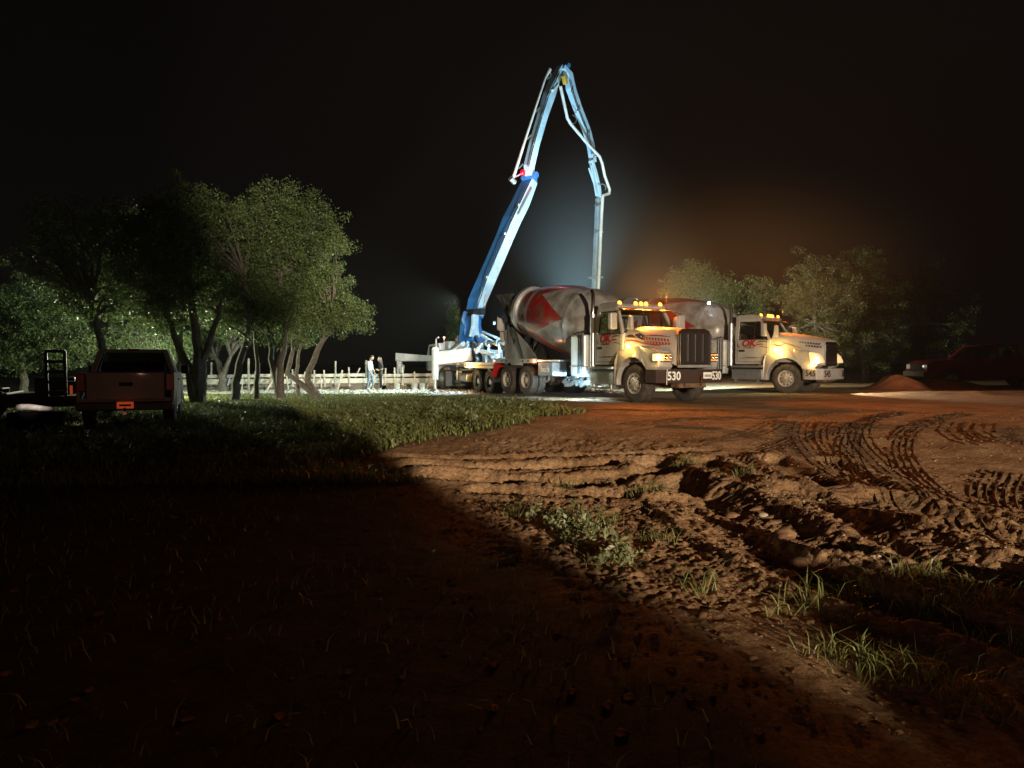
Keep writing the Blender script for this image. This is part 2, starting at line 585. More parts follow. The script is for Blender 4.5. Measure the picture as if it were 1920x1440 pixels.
def ground_mat():
    m = bpy.data.materials.new('red_dirt_ground')
    m.use_nodes = True
    nt = m.node_tree; N, L = nt.nodes, nt.links
    b = N['Principled BSDF']; b.inputs['Roughness'].default_value = 0.95
    b.inputs['Specular IOR Level'].default_value = 0.15
    tc = N.new('ShaderNodeTexCoord')

    def noise(sc, det=6, ro=0.6):
        n = N.new('ShaderNodeTexNoise'); n.inputs['Scale'].default_value = sc
        n.inputs['Detail'].default_value = det; n.inputs['Roughness'].default_value = ro
        L.new(tc.outputs['Object'], n.inputs['Vector']); return n.outputs['Fac']

    def ramp(f, stops):
        r = N.new('ShaderNodeValToRGB'); L.new(f, r.inputs['Fac'])
        e = r.color_ramp.elements
        while len(e) < len(stops): e.new(0.5)
        for k, (p, c) in enumerate(stops): e[k].position = p; e[k].color = (*c, 1)
        return r.outputs['Color']

    def mix(f, a, c):
        x = N.new('ShaderNodeMix'); x.data_type = 'RGBA'
        L.new(f, x.inputs[0]); L.new(a, x.inputs[6]); L.new(c, x.inputs[7]); return x.outputs[2]
    dirt = ramp(noise(1.3, 8, 0.7), [(0.30, (0.21, 0.115, 0.060)), (0.52, (0.37, 0.225, 0.125)), (0.72, (0.50, 0.345, 0.22))])
    peb = ramp(noise(26, 3, 0.8), [(0.35, (0.5, 0.5, 0.5)), (0.62, (1.25, 1.2, 1.1))])
    mul = N.new('ShaderNodeMix'); mul.data_type = 'RGBA'; mul.blend_type = 'MULTIPLY'; mul.inputs[0].default_value = 1
    L.new(dirt, mul.inputs[6]); L.new(peb, mul.inputs[7]); dirt = mul.outputs[2]
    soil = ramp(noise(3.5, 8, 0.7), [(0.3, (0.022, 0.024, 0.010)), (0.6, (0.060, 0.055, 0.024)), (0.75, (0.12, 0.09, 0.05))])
    pad = ramp(noise(2.2, 8, 0.7), [(0.3, (0.26, 0.24, 0.20)), (0.55, (0.46, 0.44, 0.39)), (0.75, (0.58, 0.56, 0.5))])
    ag = N.new('ShaderNodeAttribute'); ag.attribute_name = 'grass_cover'
    ap = N.new('ShaderNodeAttribute'); ap.attribute_name = 'pad_cover'
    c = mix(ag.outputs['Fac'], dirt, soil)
    c = mix(ap.outputs['Fac'], c, pad)
    L.new(c, b.inputs['Base Color'])
    bp = N.new('ShaderNodeBump'); bp.inputs['Strength'].default_value = 0.9; bp.inputs['Distance'].default_value = 0.03
    L.new(noise(18, 6, 0.75), bp.inputs['Height'])
    L.new(bp.outputs['Normal'], b.inputs['Normal'])
    return m


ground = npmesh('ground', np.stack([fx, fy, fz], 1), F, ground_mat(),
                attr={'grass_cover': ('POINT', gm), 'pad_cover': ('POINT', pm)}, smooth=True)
tag(ground, kind='structure')

# ------------------------------------------------------------------ haze
hzm = bpy.data.materials.new('night_mist')
hzm.use_nodes = True
nt = hzm.node_tree
nt.nodes.remove(nt.nodes['Principled BSDF'])
pv = nt.nodes.new('ShaderNodeVolumePrincipled')
pv.inputs['Density'].default_value = 0.00035
pv.inputs['Color'].default_value = (0.9, 0.93, 0.92, 1)
pv.inputs['Anisotropy'].default_value = 0.35
nt.links.new(pv.outputs[0], nt.nodes['Material Output'].inputs['Volume'])
haze = MB().b2(-402, 402, -402, 402, -2.2, 24).build('haze', hzm)
tag(haze, kind='stuff')


# ------------------------------------------------------------------ wheels
def wheel_set(parent, x, y, r, w, side, rim='holes', dual=False, rimmat=RIM, steer=0.0):
    """side -1: outer face towards -y. Built around its own axle point."""
    wl = bpy.data.objects.new('wheel', None); wl.empty_display_size = 0.2
    link(wl, parent)
    wl.location = (x, y, r)
    rr = r * 0.545
    t = MB()
    offs = [0.0] if not dual else [0.0, -side * (w + 0.05)]
    for o in offs:
        a, b = -w / 2, w / 2
        prof = [(a + 0.02, rr), (a, rr + 0.03), (a - 0.012, (rr + r) / 2), (a + 0.015, r * 0.955), (a + 0.04, r * 0.99)]
        # circumferential tread grooves
        n = 5
        for k in range(n):
            g0 = a + 0.05 + (w - 0.10) * k / n
            g1 = a + 0.05 + (w - 0.10) * (k + 1) / n
            prof += [(g0 + 0.004, r), (g1 - 0.014, r), (g1 - 0.011, r - 0.022), (g1 - 0.003, r - 0.022)]
        prof += [(b - 0.04, r * 0.99), (b - 0.015, r * 0.955), (b + 0.012, (rr + r) / 2), (b, rr + 0.03), (b - 0.02, rr)]
        t.lathe([(p + o, q) for p, q in prof], 40)
    t.build('tyre', RUBBER, wl, smooth=True)
    f = side * w / 2
    m = MB()
    dd = -side
    if not dual:
        prof = [(f - side * 0.02, rr + 0.01), (f, rr), (f + dd * 0.03, rr - 0.02), (f + dd * 0.045, rr * 0.80),
                (f + dd * 0.015, rr * 0.62), (f + dd * 0.02, rr * 0.42), (f - side * -0.03, rr * 0.40), (f + side * 0.03, rr * 0.34), (f + side * 0.05, rr * 0.18), (f + side * 0.05, 0.001)]
    else:
        prof = [(f - side * 0.02, rr + 0.01), (f, rr), (f + dd * 0.02, rr - 0.03), (f + dd * 0.15, rr * 0.86),
                (f + dd * 0.17, rr * 0.60), (f + dd * 0.17, rr * 0.50), (f + dd * 0.06, rr * 0.45), (f + dd * 0.05, rr * 0.20), (f + dd * 0.05, 0.001)]
    m.lathe(prof, 32)
    ri = m.build('rim', rimmat, wl, smooth=True)
    h = MB()
    nh = 10
    for k in range(nh):
        an = 2 * PI * k / nh
        q = rr * 0.72
        yy = f + dd * (0.024 if not dual else 0.155)
        h.tube([(q * math.cos(an), yy, q * math.sin(an)), (q * math.cos(an), yy + side * 0.012, q * math.sin(an))], rr * 0.085, 8)
    h.build('vent_hole', BLACKP, wl)
    h = MB()
    for k in range(10):
        an = 2 * PI * (k + .5) / 10
        q = rr * 0.50
        yy = f + dd * (0.02 if not dual else 0.17)
        h.tube([(q * math.cos(an), yy, q * math.sin(an)), (q * math.cos(an), yy + side * 0.05, q * math.sin(an))], rr * 0.05, 6)
    h.build('wheel_nut', CHROME, wl)
    wl.rotation_euler = (0, 0, steer)
    return wl


def lampobj(parent, name, c, r, m, power=0, color=(1, .5, .1), dirv=(0, 0, 1), sc=(1, 1, 1), lloc=None, fwd=None):
    o = MB().lathe([(-0.02, r * .6), (0, r), (r * 0.35, r * 0.9), (r * 0.7, r * 0.5), (r * 0.8, 0.001)], 14, axis='z')
    ob = o.build(name, m, parent, smooth=True)
    ob.location = c
    ob.rotation_euler = Vector(dirv).to_track_quat('Z', 'Y').to_euler()
    ob.scale = sc
    if power:
        l = bpy.data.lights.new(name + '_light', 'SPOT' if fwd else 'POINT'); l.energy = power; l.color = color; l.shadow_soft_size = 0.05
        lo = bpy.data.objects.new(name + '_light', l); link(lo, parent)
        if fwd:
            l.spot_size = math.radians(120); l.spot_blend = 1.0
            lo.rotation_euler = Vector(fwd).to_track_quat('-Z', 'Y').to_euler()
        lo.location = Vector(c) + Vector(dirv).normalized() * (0.10 + r) if lloc is None else lloc
    return ob


# ------------------------------------------------------------------ mixer trucks
def mixer(root, style, number, gl):
    r = 0.56
    for s in (-1, 1):
        wheel_set(root, 0, s * 0.92, r, 0.40, s, steer=0.0)
        for x in (-6.2, -7.6):
            wheel_set(root, x, s * 1.07, 0.525, 0.27, s, dual=True, rimmat=RIM)
    # frame
    c = MB()
    for s in (-1, 1):
        c.b2(-9.0, 1.0, s * 0.38, s * 0.46, 0.78, 1.06)
    for x in (-8.9, -6.9, -5.2, -3.8, -2.4, -0.9, 0.7):
        c.b2(x - .06, x + .06, -0.38, 0.38, 0.82, 1.02)
    c.build('chassis_frame', DARK, root, bevel=0.01)
    c = MB()
    c.tube([(-6.2, -0.95, .52), (-6.2, 0.95, .52)], 0.10, 10)
    c.tube([(-7.6, -0.95, .52), (-7.6, 0.95, .52)], 0.10, 10)
    c.tube([(0, -0.8, .52), (0, 0.8, .52)], 0.07, 8)
    for x in (-6.2, -7.6): c.lathe([(-.26, .05), (-.2, .2), (0, .25), (.2, .2), (.26, .05)], 12, (x, 0, .54))
    c.tube([(-6.0, 0, .56), (-1.5, 0, .72)], 0.06, 8)
    c.tube([(-1.4, 0, .75), (-.6, 0, .8)], 0.22, 10)
    for s in (-1, 1):
        c.bar((-8.2, s * .55, .60), (-5.6, s * .55, .60), 0.09, 0.14)
    c.build('drivetrain', MUD, root, smooth=True)
    # steps and tanks below the cab
    for s in (-1, 1):
        st = MB()
        st.b2(-2.15, -0.86, s * 0.80, s * 1.20, 0.50, 0.92)
        st.build('fuel_tank', ALU, root, bevel=0.05)
        st = MB()
        st.b2(-2.15, -0.88, s * 0.84, s * 1.24, 0.97, 1.05)
        st.build('step', ALU, root, bevel=0.012)
        st = MB()
        st.b2(-2.12, -0.92, s * 0.92, s * 1.25, 0.36, 0.42)
        for x in (-2.0, -1.1): st.b2(x - .03, x + .03, s * .95, s * 1.15, .40, .52)
        st.build('lower_step', ALU, root, bevel=0.01)
    # ---- cab
    B = 2.05
    c = MB()
    hw = 1.06
    # lower body: floor, sides, back; leaves the inside open above the belt
    c.prism([(-2.06, 1.10), (-0.80, 1.10), (-0.62, 1.45), (-0.62, B - .02), (-2.06, B)], -hw, -hw + 0.06)
    c.prism([(-2.06, 1.10), (-0.80, 1.10), (-0.62, 1.45), (-0.62, B - .02), (-2.06, B)], hw - 0.06, hw)
    c.b2(-2.06, -0.70, -hw + .06, hw - .06, 1.10, 1.18)
    c.b2(-2.06, -2.00, -hw + .06, hw - .06, 1.18, B + .02)
    c.b2(-0.74, -0.63, -hw + .06, hw - .06, 1.18, B + 0.02)
    c.build('cab_body', WHITE, root, bevel=0.02)
    # pillars
    p = MB()
    T = 2.84
    for s in (-1, 1):
        p.bar((-2.0, s * (hw - .05), B - .02), (-2.0, s * (hw - .16), T), 0.16, 0.10, up=(0, 1, 0))
        p.bar((-0.68, s * (hw - .05), B - .02), (-1.12, s * (hw - .19), T), 0.10, 0.09, up=(0, 1, 0))
        p.bar((-2.0, s * (hw - .135), T - .03), (-1.12, s * (hw - .17), T - .03), 0.08, 0.12, up=(0, 0, 1))
    p.b2(-2.06, -1.98, -hw + .12, hw - .12, B + .02, B + .22)
    p.b2(-2.06, -1.98, -hw + .16, hw - .16, T - .20, T)
    p.build('cab_pillars', WHITE, root, bevel=0.015)
    rf = MB()
    rf.prism([(-2.10, T - .03), (-1.08, T - .03), (-1.0, T + .04), (-1.12, T + .14), (-1.5, T + .20), (-2.0, T + .18), (-2.12, T + .10)], -0.93, 0.93)
    ro = rf.build('roof', WHITE, root, bevel=0.05, seg=3)
    v = MB()
    v.prism([(-1.10, T - .06), (-0.78, T - .10), (-0.74, T - .06), (-1.08, T + .0)], -0.90, 0.90)
    v.build('sun_visor', mat('visor_tint', (0.12, 0.05, 0.02), 0.3), root, bevel=0.01)
    # glass
    g = MB()
    g.add([(-0.66, -.98, B + .02), (-0.66, .98, B + .02), (-1.10, .86, T - .05), (-1.10, -.86, T - .05)], [(0, 1, 2, 3)])
    g.build('windscreen', GLASS, root)
    gasket = MB()
    gasket.bar((-0.645, 0, B + .0), (-1.08, 0, T - .05), 0.035, 0.03)
    gasket.bar((-0.64, -.98, B + .03), (-0.64, .98, B + .03), 0.04, 0.05)
    gasket.build('windscreen_seal', BLACKP, root)
    for s in (-1, 1):
        g = MB()
        g.add([(-1.94, s * (hw - .05), B), (-0.74, s * (hw - .05), B), (-1.14, s * (hw - .16), T - .06), (-1.94, s * (hw - .15), T - .06)], [(0, 1, 2, 3)])
        g.build('side_window', GLASS, root)
        fr = MB()
        a, b_ = hw - .035, hw - .145
        fr.bar((-1.94, s * a, B + .0), (-0.76, s * a, B + .0), 0.03, 0.05)
        fr.bar((-1.92, s * a, B), (-1.92, s * b_, T - .09), 0.04, 0.03)
        fr.bar((-1.92, s * b_, T - .09), (-1.14, s * b_, T - .09), 0.03, 0.04)
        fr.bar((-0.76, s * a, B), (-1.14, s * b_, T - .09), 0.04, 0.03)
        fr.bar((-1.30, s * a, B), (-1.30, s * b_, T - .09), 0.03, 0.03)
        fr.build('window_frame', BLACKP, root)
        # door seams and handle
        d = MB()
        d.b2(-1.98, -1.965, s * hw, s * (hw + .003), 1.2, B)
        d.b2(-0.80, -0.785, s * hw, s * (hw + .003), 1.35, B)
        d.b2(-1.98, -0.80, s * hw, s * (hw + .003), 1.185, 1.2)
        d.build('door_seam', BLACKP, root)
        d = MB()
        d.b2(-1.90, -1.66, s * hw, s * (hw + .025), 1.58, 1.66)
        d.b2(-1.86, -1.70, s * (hw + .025), s * (hw + .035), 1.60, 1.63)
        d.build('door_handle', BLACKP, root, bevel=0.01)
        # mirrors
        mm = MB()
        mx = -0.78
        mm.box((mx, s * 1.32, B + .36), (0.16, 0.26, 0.50))
        mm.build('mirror', WHITE, root, bevel=0.04)
        mm = MB()
        mm.tube([(mx, s * 1.06, B + .68), (mx, s * 1.30, B + .66), (mx, s * 1.30, B + .02), (mx, s * 1.06, B - .02)], 0.015, 6)
        mm.build('mirror_bracket', BLACKP, root)
    # interior
    for s in (-1, 1):
        q = MB()
        q.b2(-1.85, -1.35, s * .25, s * .78, 1.35, 1.55)
        q.b2(-1.95, -1.80, s * .25, s * .78, 1.5, 2.25)
        q.build('seat', SEAT, root, bevel=0.04)
    q = MB(); q.b2(-1.0, -0.75, -.95, .95, 1.5, B); q.build('dashboard', BLACKP, root, bevel=0.03)
    q = MB()
    pts = [(-1.12 + .10 * math.cos(k * PI / 6), .5 + .22 * math.sin(k * PI / 6), B + .05 + .18 * math.cos(k * PI / 6)) for k in range(13)]
    q.tube(pts, 0.016, 6); q.build('steering_wheel', BLACKP, root)
    # ---- hood and fenders
    if style == 0:
        secs = [(-0.62, 1.04, 2.26, 1.18), (-0.2, 1.00, 2.24, 1.18), (0.5, .86, 2.18, 1.18), (1.12, .70, 2.12, 1.16), (1.27, .66, 2.08, 1.10)]
    else:
        secs = [(-0.62, 1.04, 2.34, 1.18), (-0.1, 1.00, 2.28, 1.18), (0.6, .88, 2.16, 1.16), (1.10, .78, 2.05, 1.12), (1.24, .72, 2.00, 1.06)]
    vs = []; fs = []
    nseg = 16
    for (x, w, zt, zb) in secs:
        # rounded-box arch
        for k in range(nseg + 1):
            t = PI * k / nseg
            ct, stt = math.cos(t), math.sin(t)
            e = 0.32
            yy = -w * math.copysign(abs(ct) ** e, ct)
            zz = zb + (zt - zb) * (abs(stt) ** (e * 1.1))
            tw = 1 - 0.06 * (zz - zb) / (zt - zb)
            vs.append((x, yy * tw, zz))
    for i in range(len(secs) - 1):
        for k in range(nseg):
            a = i * (nseg + 1) + k
            fs.append((a, a + 1, a + nseg + 2, a + nseg + 1))
    fs.append(tuple((len(secs) - 1) * (nseg + 1) + k for k in range(nseg + 1)))
    fs.append(tuple(reversed(range(nseg + 1))))
    MB().add(vs, fs).build('hood', WHITE, root, smooth=True)
    for s in (-1, 1):
        f = MB()
        arc = []
        R0 = 0.72
        for k in range(0, 13):
            an = math.radians(188 - k * 15.2)
            arc.append((R0 * math.cos(an), 0.60 + R0 * math.sin(an)))
        fx_ = 1.12 if style == 0 else 1.22
        top = [(fx_ - .02, 1.05), (fx_, 1.30), (fx_ - .12, 1.50), (0.62, 1.62), (0.1, 1.66), (-0.5, 1.60), (-0.80, 1.50), (-0.86, 1.2), (-0.86, 0.50)]
        prof = arc + top
        n = len(prof)
        outer, inner = s * 1.20, s * 0.62
        vsf = []
        for (x, z) in prof:
            k = max(0.0, min(1.0, (z - 1.28) / 0.35)); kx = max(0.0, min(1.0, (x - .5) / .7))
            vsf.append((x - .05 * kx * kx, outer - s * (0.20 * k * k + 0.10 * kx), z))
        vsf += [(x, inner, z) for (x, z) in prof]
        f.add(vsf, [tuple(range(n)), tuple(reversed(range(n, 2 * n)))] + [(i, i + n, (i + 1) % n + n, (i + 1) % n) for i in range(n)])
        f.build('fender', WHITE, root, bevel=0.02)
        # lamp cluster
        if style == 0:
            hx, hy0, hy1, z0, z1 = 1.12, .80, 1.09, 1.22, 1.42
            q = MB(); q.prism([(hx - .28, s * 1.14), (hx - .10, s * 1.13), (hx + .03, s * 1.00), (hx + .06, s * .72), (hx - .2, s * .70)], z0 - .03, z1 + .03, axis='z')
            q.build('headlight_housing', CHROME, root, bevel=0.02)
            q = MB(); q.prism([(hx - .26, s * 1.15), (hx - .09, s * 1.145), (hx + .01, s * 1.06), (hx - .2, s * .9)], z0, z1, axis='z')
            q.build('turn_signal', HEAD_T if s < 0 else HEAD_E, root, bevel=0.02)
            q = MB(); q.prism([(hx - .02, s * 1.05), (hx + .045, s * 1.00), (hx + .075, s * .74), (hx - .1, s * .74)], z0, z1, axis='z')
            q.build('headlight', HEAD_A, root, bevel=0.02)
            for yy in (.80, .94):
                q = MB(); q.lathe([(hx + .03, .07), (hx + .09, .068), (hx + .085, .05), (hx + .05, .001)], 12, (0, s * yy, (z0 + z1) / 2), axis='x')
                q.build('headlight_reflector', CHROME, root, smooth=True)
        else:
            q = MB(); q.prism([(.90, 1.16), (1.28, 1.14), (1.34, 1.18), (1.24, 1.40), (1.12, 1.50), (.86, 1.56), (.84, 1.5)], s * .82, s * 1.125)
            q.build('headlight', HEAD_E, root, bevel=0.03)
            q = MB(); q.lathe([(-.0, .12), (.03, .10), (.06, .001)], 14, axis='z')
            o = q.build('headlight_bulb', HEAD_W, root, smooth=True); o.location = (1.20, s * 1.08, 1.26)
            o.rotation_euler = Vector((0.8, s * 0.6, 0)).to_track_quat('Z', 'Y').to_euler()
    # grille
    if style == 0:
        q = MB(); q.prism([(-.60, 1.04), (.60, 1.04), (.62, 1.15), (.62, 1.95), (.54, 2.08), (.40, 2.13), (-.40, 2.13), (-.54, 2.08), (-.62, 1.95), (-.62, 1.15)], 1.20, 1.33, axis='x')
        q.build('grille_surround', mat('grille_dark', (0.06, 0.035, 0.022), 0.3, 0.5, var=0.3, scale=5), root, bevel=0.03)
        q = MB(); q.b2(1.33, 1.336, -.55, .55, 1.14, 2.02)
        q.build('grille_mesh', mat('grille_black', (0.014, 0.010, 0.008), 0.6), root)
        for k in range(5):
            y = -.56 + k * .28
            q = MB(); q.b2(1.335, 1.375, y - .018, y + .018, 1.12 if k in (0, 4) else 1.2, 1.98)
            q.build('grille_bar', CHROME, root, bevel=0.008)
        q = MB(); q.b2(1.30, 1.37, -.62, .62, 1.03, 1.11); q.build('grille_sill', GREYP, root, bevel=0.01)
    else:
        q = MB(); q.prism([(-.60, 1.04), (.60, 1.04), (.60, 1.84), (.48, 1.94), (-.48, 1.94), (-.60, 1.84)], 1.22, 1.28, axis='x')
        q.build('grille_surround', CHROME, root, bevel=0.02)
        for k in range(9):
            z = 1.12 + k * .085
            q = MB(); q.b2(1.275, 1.30, -.54, .54, z - .02, z + .02); q.build('grille_bar', BLACKP, root)
    # bumper
    bx = 0.0 if style == 0 else 0.06
    half = [(0.70, -1.26), (1.12, -1.24), (1.31, -1.06), (1.40, -.55), (1.43, 0)]
    out = half + [(x, -y) for x, y in reversed(half[:-1])]
    inn = [(x - .10, y * .94) for x, y in reversed(out)]
    z0, z1 = (0.60, 0.98) if style == 0 else (0.54, 0.94)
    q = MB(); q.prism([(x + bx, y) for x, y in out + inn], z0, z1, axis='z')
    q.build('bumper', BUMPER if style == 0 else WHITE, root, bevel=0.012)
    q = MB(); q.b2(.9, 1.25, -.5, .5, .46, .60); q.b2(1.2, 1.34, -.35, -.25, .5, .62); q.b2(1.2, 1.34, .25, .35, .5, .62)
    q.build('tow_bracket', MUD, root, bevel=0.01)
    zc = (z0 + z1) / 2
    an = math.atan2(1.40 - 1.31, 1.06 - .55)
    tm = WDECAL if style == 0 else DKDECAL
    text_mesh('bumper_number', number, 0.33, tm, root, (1.365 + bx, -.79, zc), (PI / 2, 0, PI / 2 - an), bold=0.008, sx=0.85)
    text_mesh('bumper_number', number, 0.33, tm, root, (1.365 + bx, .79, zc), (PI / 2, 0, PI / 2 + an), bold=0.008, sx=0.85)
    if style == 1:
        text_mesh('bumper_number', number, 0.30, tm, root, (.91 + bx, -1.254, zc + .02), (PI / 2, 0, .047), bold=0.006, sx=0.8)
    else:
        q = MB(); q.b2(1.435, 1.443, .22, .54, .72, .90); q.build('license_plate', WDECAL, root, bevel=0.004)
        q = MB(); q.b2(1.443, 1.446, .26, .50, .765, .835); q.build('plate_print', GDECAL, root)
        q = MB(); q.tube([(1.36, -1.05, .56), (1.38, -1.05, .99)], .012, 6); q.build('bumper_guide', WDECAL, root)
        q = MB(); q.tube([(1.47, .12, .64), (1.50, .12, .80)], .025, 6); q.build('tow_hook', CHROME, root)
    # ---- decals on both sides
    for s in (-1, 1):
        rot = (PI / 2, 0, 0) if s < 0 else (PI / 2, 0, PI)
        yv = s * (hw + .004)
        text_mesh('door_lettering', 'OK', 0.36, REDDECAL, root, (-1.52, yv, 1.90), rot, shear=0.25, bold=0.016, sx=1.05)
        text_mesh('door_small_print', 'CONCRETE', 0.075, DKDECAL, root, (-1.5, yv, 1.735), rot, sx=1.1)
        text_mesh('door_small_print', 'USDOT  KCC', 0.06, GDECAL, root, (-1.35, yv, 1.38), rot)
        def swoosh(pts, w0, wm, name, m, yf):
            n = len(pts); up = []; dn = []
            for i, (x, z) in enumerate(pts):
                t = i / (n - 1); w = w0 + (wm - w0) * math.sin(PI * t)
                up.append((x, z + w / 2)); dn.append((x, z - w / 2))
            vs = [(x, yf(x, z), z) for x, z in up] + [(x, yf(x, z), z) for x, z in dn]
            fs = [(i, i + 1, n + i + 1, n + i) for i in range(n - 1)]
            MB().add(vs, fs).build(name, m, root)
        fd = lambda x, z: s * (hw + .005)
        swoosh([(-1.99, 2.02), (-1.97, 1.9), (-1.93, 1.8), (-1.85, 1.75)], .01, .07, 'door_swoosh', DKDECAL, fd)
        swoosh([(-1.28, 1.80), (-1.15, 1.86), (-1.0, 1.87), (-.86, 1.84)], .008, .055, 'door_swoosh', REDDECAL, fd)
        swoosh([(-1.20, 1.93), (-1.05, 1.97), (-.9, 1.98), (-.70, 1.96)], .008, .045, 'door_swoosh', DKDECAL, fd)
        swoosh([(-1.12, 1.76), (-.95, 1.78), (-.80, 1.74), (-.68, 1.70)], .006, .03, 'door_swoosh', DKDECAL, fd)
        swoosh([(-1.85, 1.32), (-1.6, 1.345), (-1.3, 1.34), (-.95, 1.36)], .012, .03, 'door_pinstripe', DKDECAL, fd)

        def hood_y(x, z):
            for (xa, wa, za, _a), (xb, wb, zb, _b) in zip(secs[:-1], secs[1:]):
                if x <= xb + 1e-6:
                    t = (x - xa) / (xb - xa); w = wa + (wb - wa) * t; zt = za + (zb - za) * t; zbt = _a + (_b - _a) * t
                    break
            q_ = min(max((z - zbt) / (zt - zbt), 0), 1)
            st_ = q_ ** (1 / (.32 * 1.1)); ct_ = math.sqrt(max(0, 1 - st_ * st_))
            return s * (w * ct_ ** .32 * (1 - .06 * q_) + .006)
        zs = 0 if style == 0 else -.34
        fh = hood_y
        if style == 0:
            swoosh([(-.58, 1.95), (-.45, 1.96), (-.3, 1.95), (-.12, 1.90)], .01, .10, 'hood_swoosh', DKDECAL, fh)
            swoosh([(-.55, 1.82), (-.35, 1.83), (-.1, 1.80), (.2, 1.72), (.6, 1.66)], .01, .05, 'hood_swoosh', REDDECAL, fh)
            swoosh([(-.22, 1.99), (-.05, 1.96), (.12, 1.90), (.2, 1.86)], .02, .17, 'hood_swoosh', DKDECAL, fh)
            x = .16
            for k in range(9):
                hgt = .20 - .012 * k
                for row in range(2):
                    cx_, cz_ = x + (row * .045), 1.87 - row * .105 - k * .008
                    ww = .052 - .001 * k
                    vs = [(cx_ + ww * .75 * math.cos(t * PI / 5), fh(cx_ + ww * .75 * math.cos(t * PI / 5), cz_), cz_ + ww * 1.0 * math.sin(t * PI / 5)) for t in range(10)]
                    MB().add(vs, [tuple(range(10))]).build('hood_checker', REDDECAL, root)
                x += .104
            swoosh([(.15, 1.95), (.4, 1.955), (.7, 1.94), (1.05, 1.90)], .012, .035, 'hood_swoosh', REDDECAL, fh)
            swoosh([(.15, 1.75), (.4, 1.70), (.7, 1.67), (1.0, 1.70)], .01, .04, 'hood_swoosh', REDDECAL, fh)
        else:
            swoosh([(-.58, 1.86), (-.4, 1.80), (-.25, 1.80), (-.1, 1.88)], .01, .07, 'hood_swoosh', REDDECAL, fh)
            swoosh([(-.3, 1.96), (0, 1.86), (.3, 1.76), (.55, 1.68)], .01, .05, 'hood_swoosh', mat('amber_decal', (.25, .12, .03), .5), fh)
            x = .42
            for k in range(8):
                for row in range(2):
                    if k < 2 and row: continue
                    cx_, cz_ = x + row * .045, 1.92 - row * .10 - k * .012
                    ww = .030 + .003 * k
                    vs = [(cx_ + a * ww, fh(cx_ + a * ww, cz_), cz_ + b * ww * .9 + a * ww * .1) for a, b in ((-1, -.8), (.6, -1), (1, .8), (-.6, 1))]
                    MB().add(vs, [(0, 1, 2, 3)]).build('hood_checker', DKDECAL, root)
                x += .094
    # exhaust stack behind the cab, near side
    q = MB(); q.tube([(-2.28, -.98, 1.05), (-2.28, -.98, 2.7)], .10, 14); q.build('muffler', ALU, root, smooth=True)
    q = MB(); q.tube([(-2.28, -.98, 2.7), (-2.28, -.98, 3.35), (-2.36, -.98, 3.46)], .06, 12)
    q.tube([(-2.28, -.98, 1.05), (-2.22, -.98, .85), (-1.9, -.7, .7)], .055, 10)
    q.build('exhaust_pipe', CHROME if style == 0 else DARK, root, smooth=True)
    # amber lamps: roof row, fender lamps
    ys = (-.80, -.20, 0.0, .20, .78)
    for k, y in enumerate(ys):
        lampobj(root, 'roof_marker_lamp', (-1.10 - .04 * abs(y), y, T + .15), .07, AMBER_E, power=gl['roof'], color=(1, .24, .016), dirv=(1, 0, .45), lloc=(-.92, y, T + .15), fwd=(1, -.12, -.30))
    for y in (-.80, 0.0, .78):   # the same roof lamps shine forward and up as well
        l = bpy.data.lights.new('roof_lamp_glow', 'SPOT'); l.energy = gl['up']; l.color = (1, .33, .04); l.shadow_soft_size = .05
        l.spot_size = math.radians(165); l.spot_blend = .6
        lo = bpy.data.objects.new('roof_lamp_glow', l); link(lo, root); lo.location = (-.98, y, T + .24)
        lo.rotation_euler = Vector((.35, 0, 1)).to_track_quat('-Z', 'Y').to_euler()
    lampobj(root, 'fender_lamp', (-.42, -1.03, 1.66), .045, AMBER_HOT, power=gl['fender'], color=(1, .60, .13), dirv=(.45, -1, .1), sc=(1, 1, 1),
            lloc=(-.30, -1.32, 1.69))
    lampobj(root, 'fender_lamp', (-.42, 1.03, 1.66), .045, AMBER_E, power=0, dirv=(.3, 1, .1))
    if style == 0:
        lampobj(root, 'turn_signal_bulb', (1.12, -1.13, 1.32), .05, AMBER_HOT, power=gl['turn'], color=(1, .55, .15), dirv=(.7, -.7, 0))
        lampobj(root, 'cab_side_reflector', (-1.2, 1.14, 1.5), .03, AMBER_E, dirv=(0, 1, 0))
    else:
        lampobj(root, 'turn_signal_bulb', (1.0, -1.20, 1.08), .05, AMBER_HOT, power=gl['turn'], color=(1, .55, .15), dirv=(.5, -.8, 0))
        l = bpy.data.lights.new('headlight_beam', 'SPOT'); l.energy = 900; l.color = (1, .93, .76); l.spot_size = math.radians(95); l.spot_blend = .5; l.shadow_soft_size = .08
        lo = bpy.data.objects.new('headlight_beam', l); link(lo, root); lo.location = (1.42, -.98, 1.24)
        lo.rotation_euler = Vector((.96, .15, -.16)).to_track_quat('-Z', 'Y').to_euler()
        q = MB(); q.tube([(.3, -1.10, 1.58), (.3, -1.10, 1.65)], .015, 6); q.build('fender_reflector', AMBER_E, root)
    # air cleaner horn & antenna, snorkels on the cowl corners
    for s in (-1, 1):
        q = MB(); q.box((-.48, s * .88, 2.36), (.20, .12, .42), taper=(.7, .8)); q.build('hood_mirror', WHITE, root, bevel=0.02)
    q = MB(); q.tube([(-1.0, .92, 2.3), (-1.02, .93, 3.45)], .008, 5); q.build('antenna', BLACKP, root)
    # wipers
    q = MB(); q.tube([(-.62, -.5, B + .05), (-.78, -.1, B + .33)], .012, 5); q.tube([(-.62, .25, B + .05), (-.78, .62, B + .33)], .012, 5)
    q.build('wiper', BLACKP, root)
    # ---- drum
    d = bpy.data.objects.new('drum', None)
    tilt = math.radians(9.5)
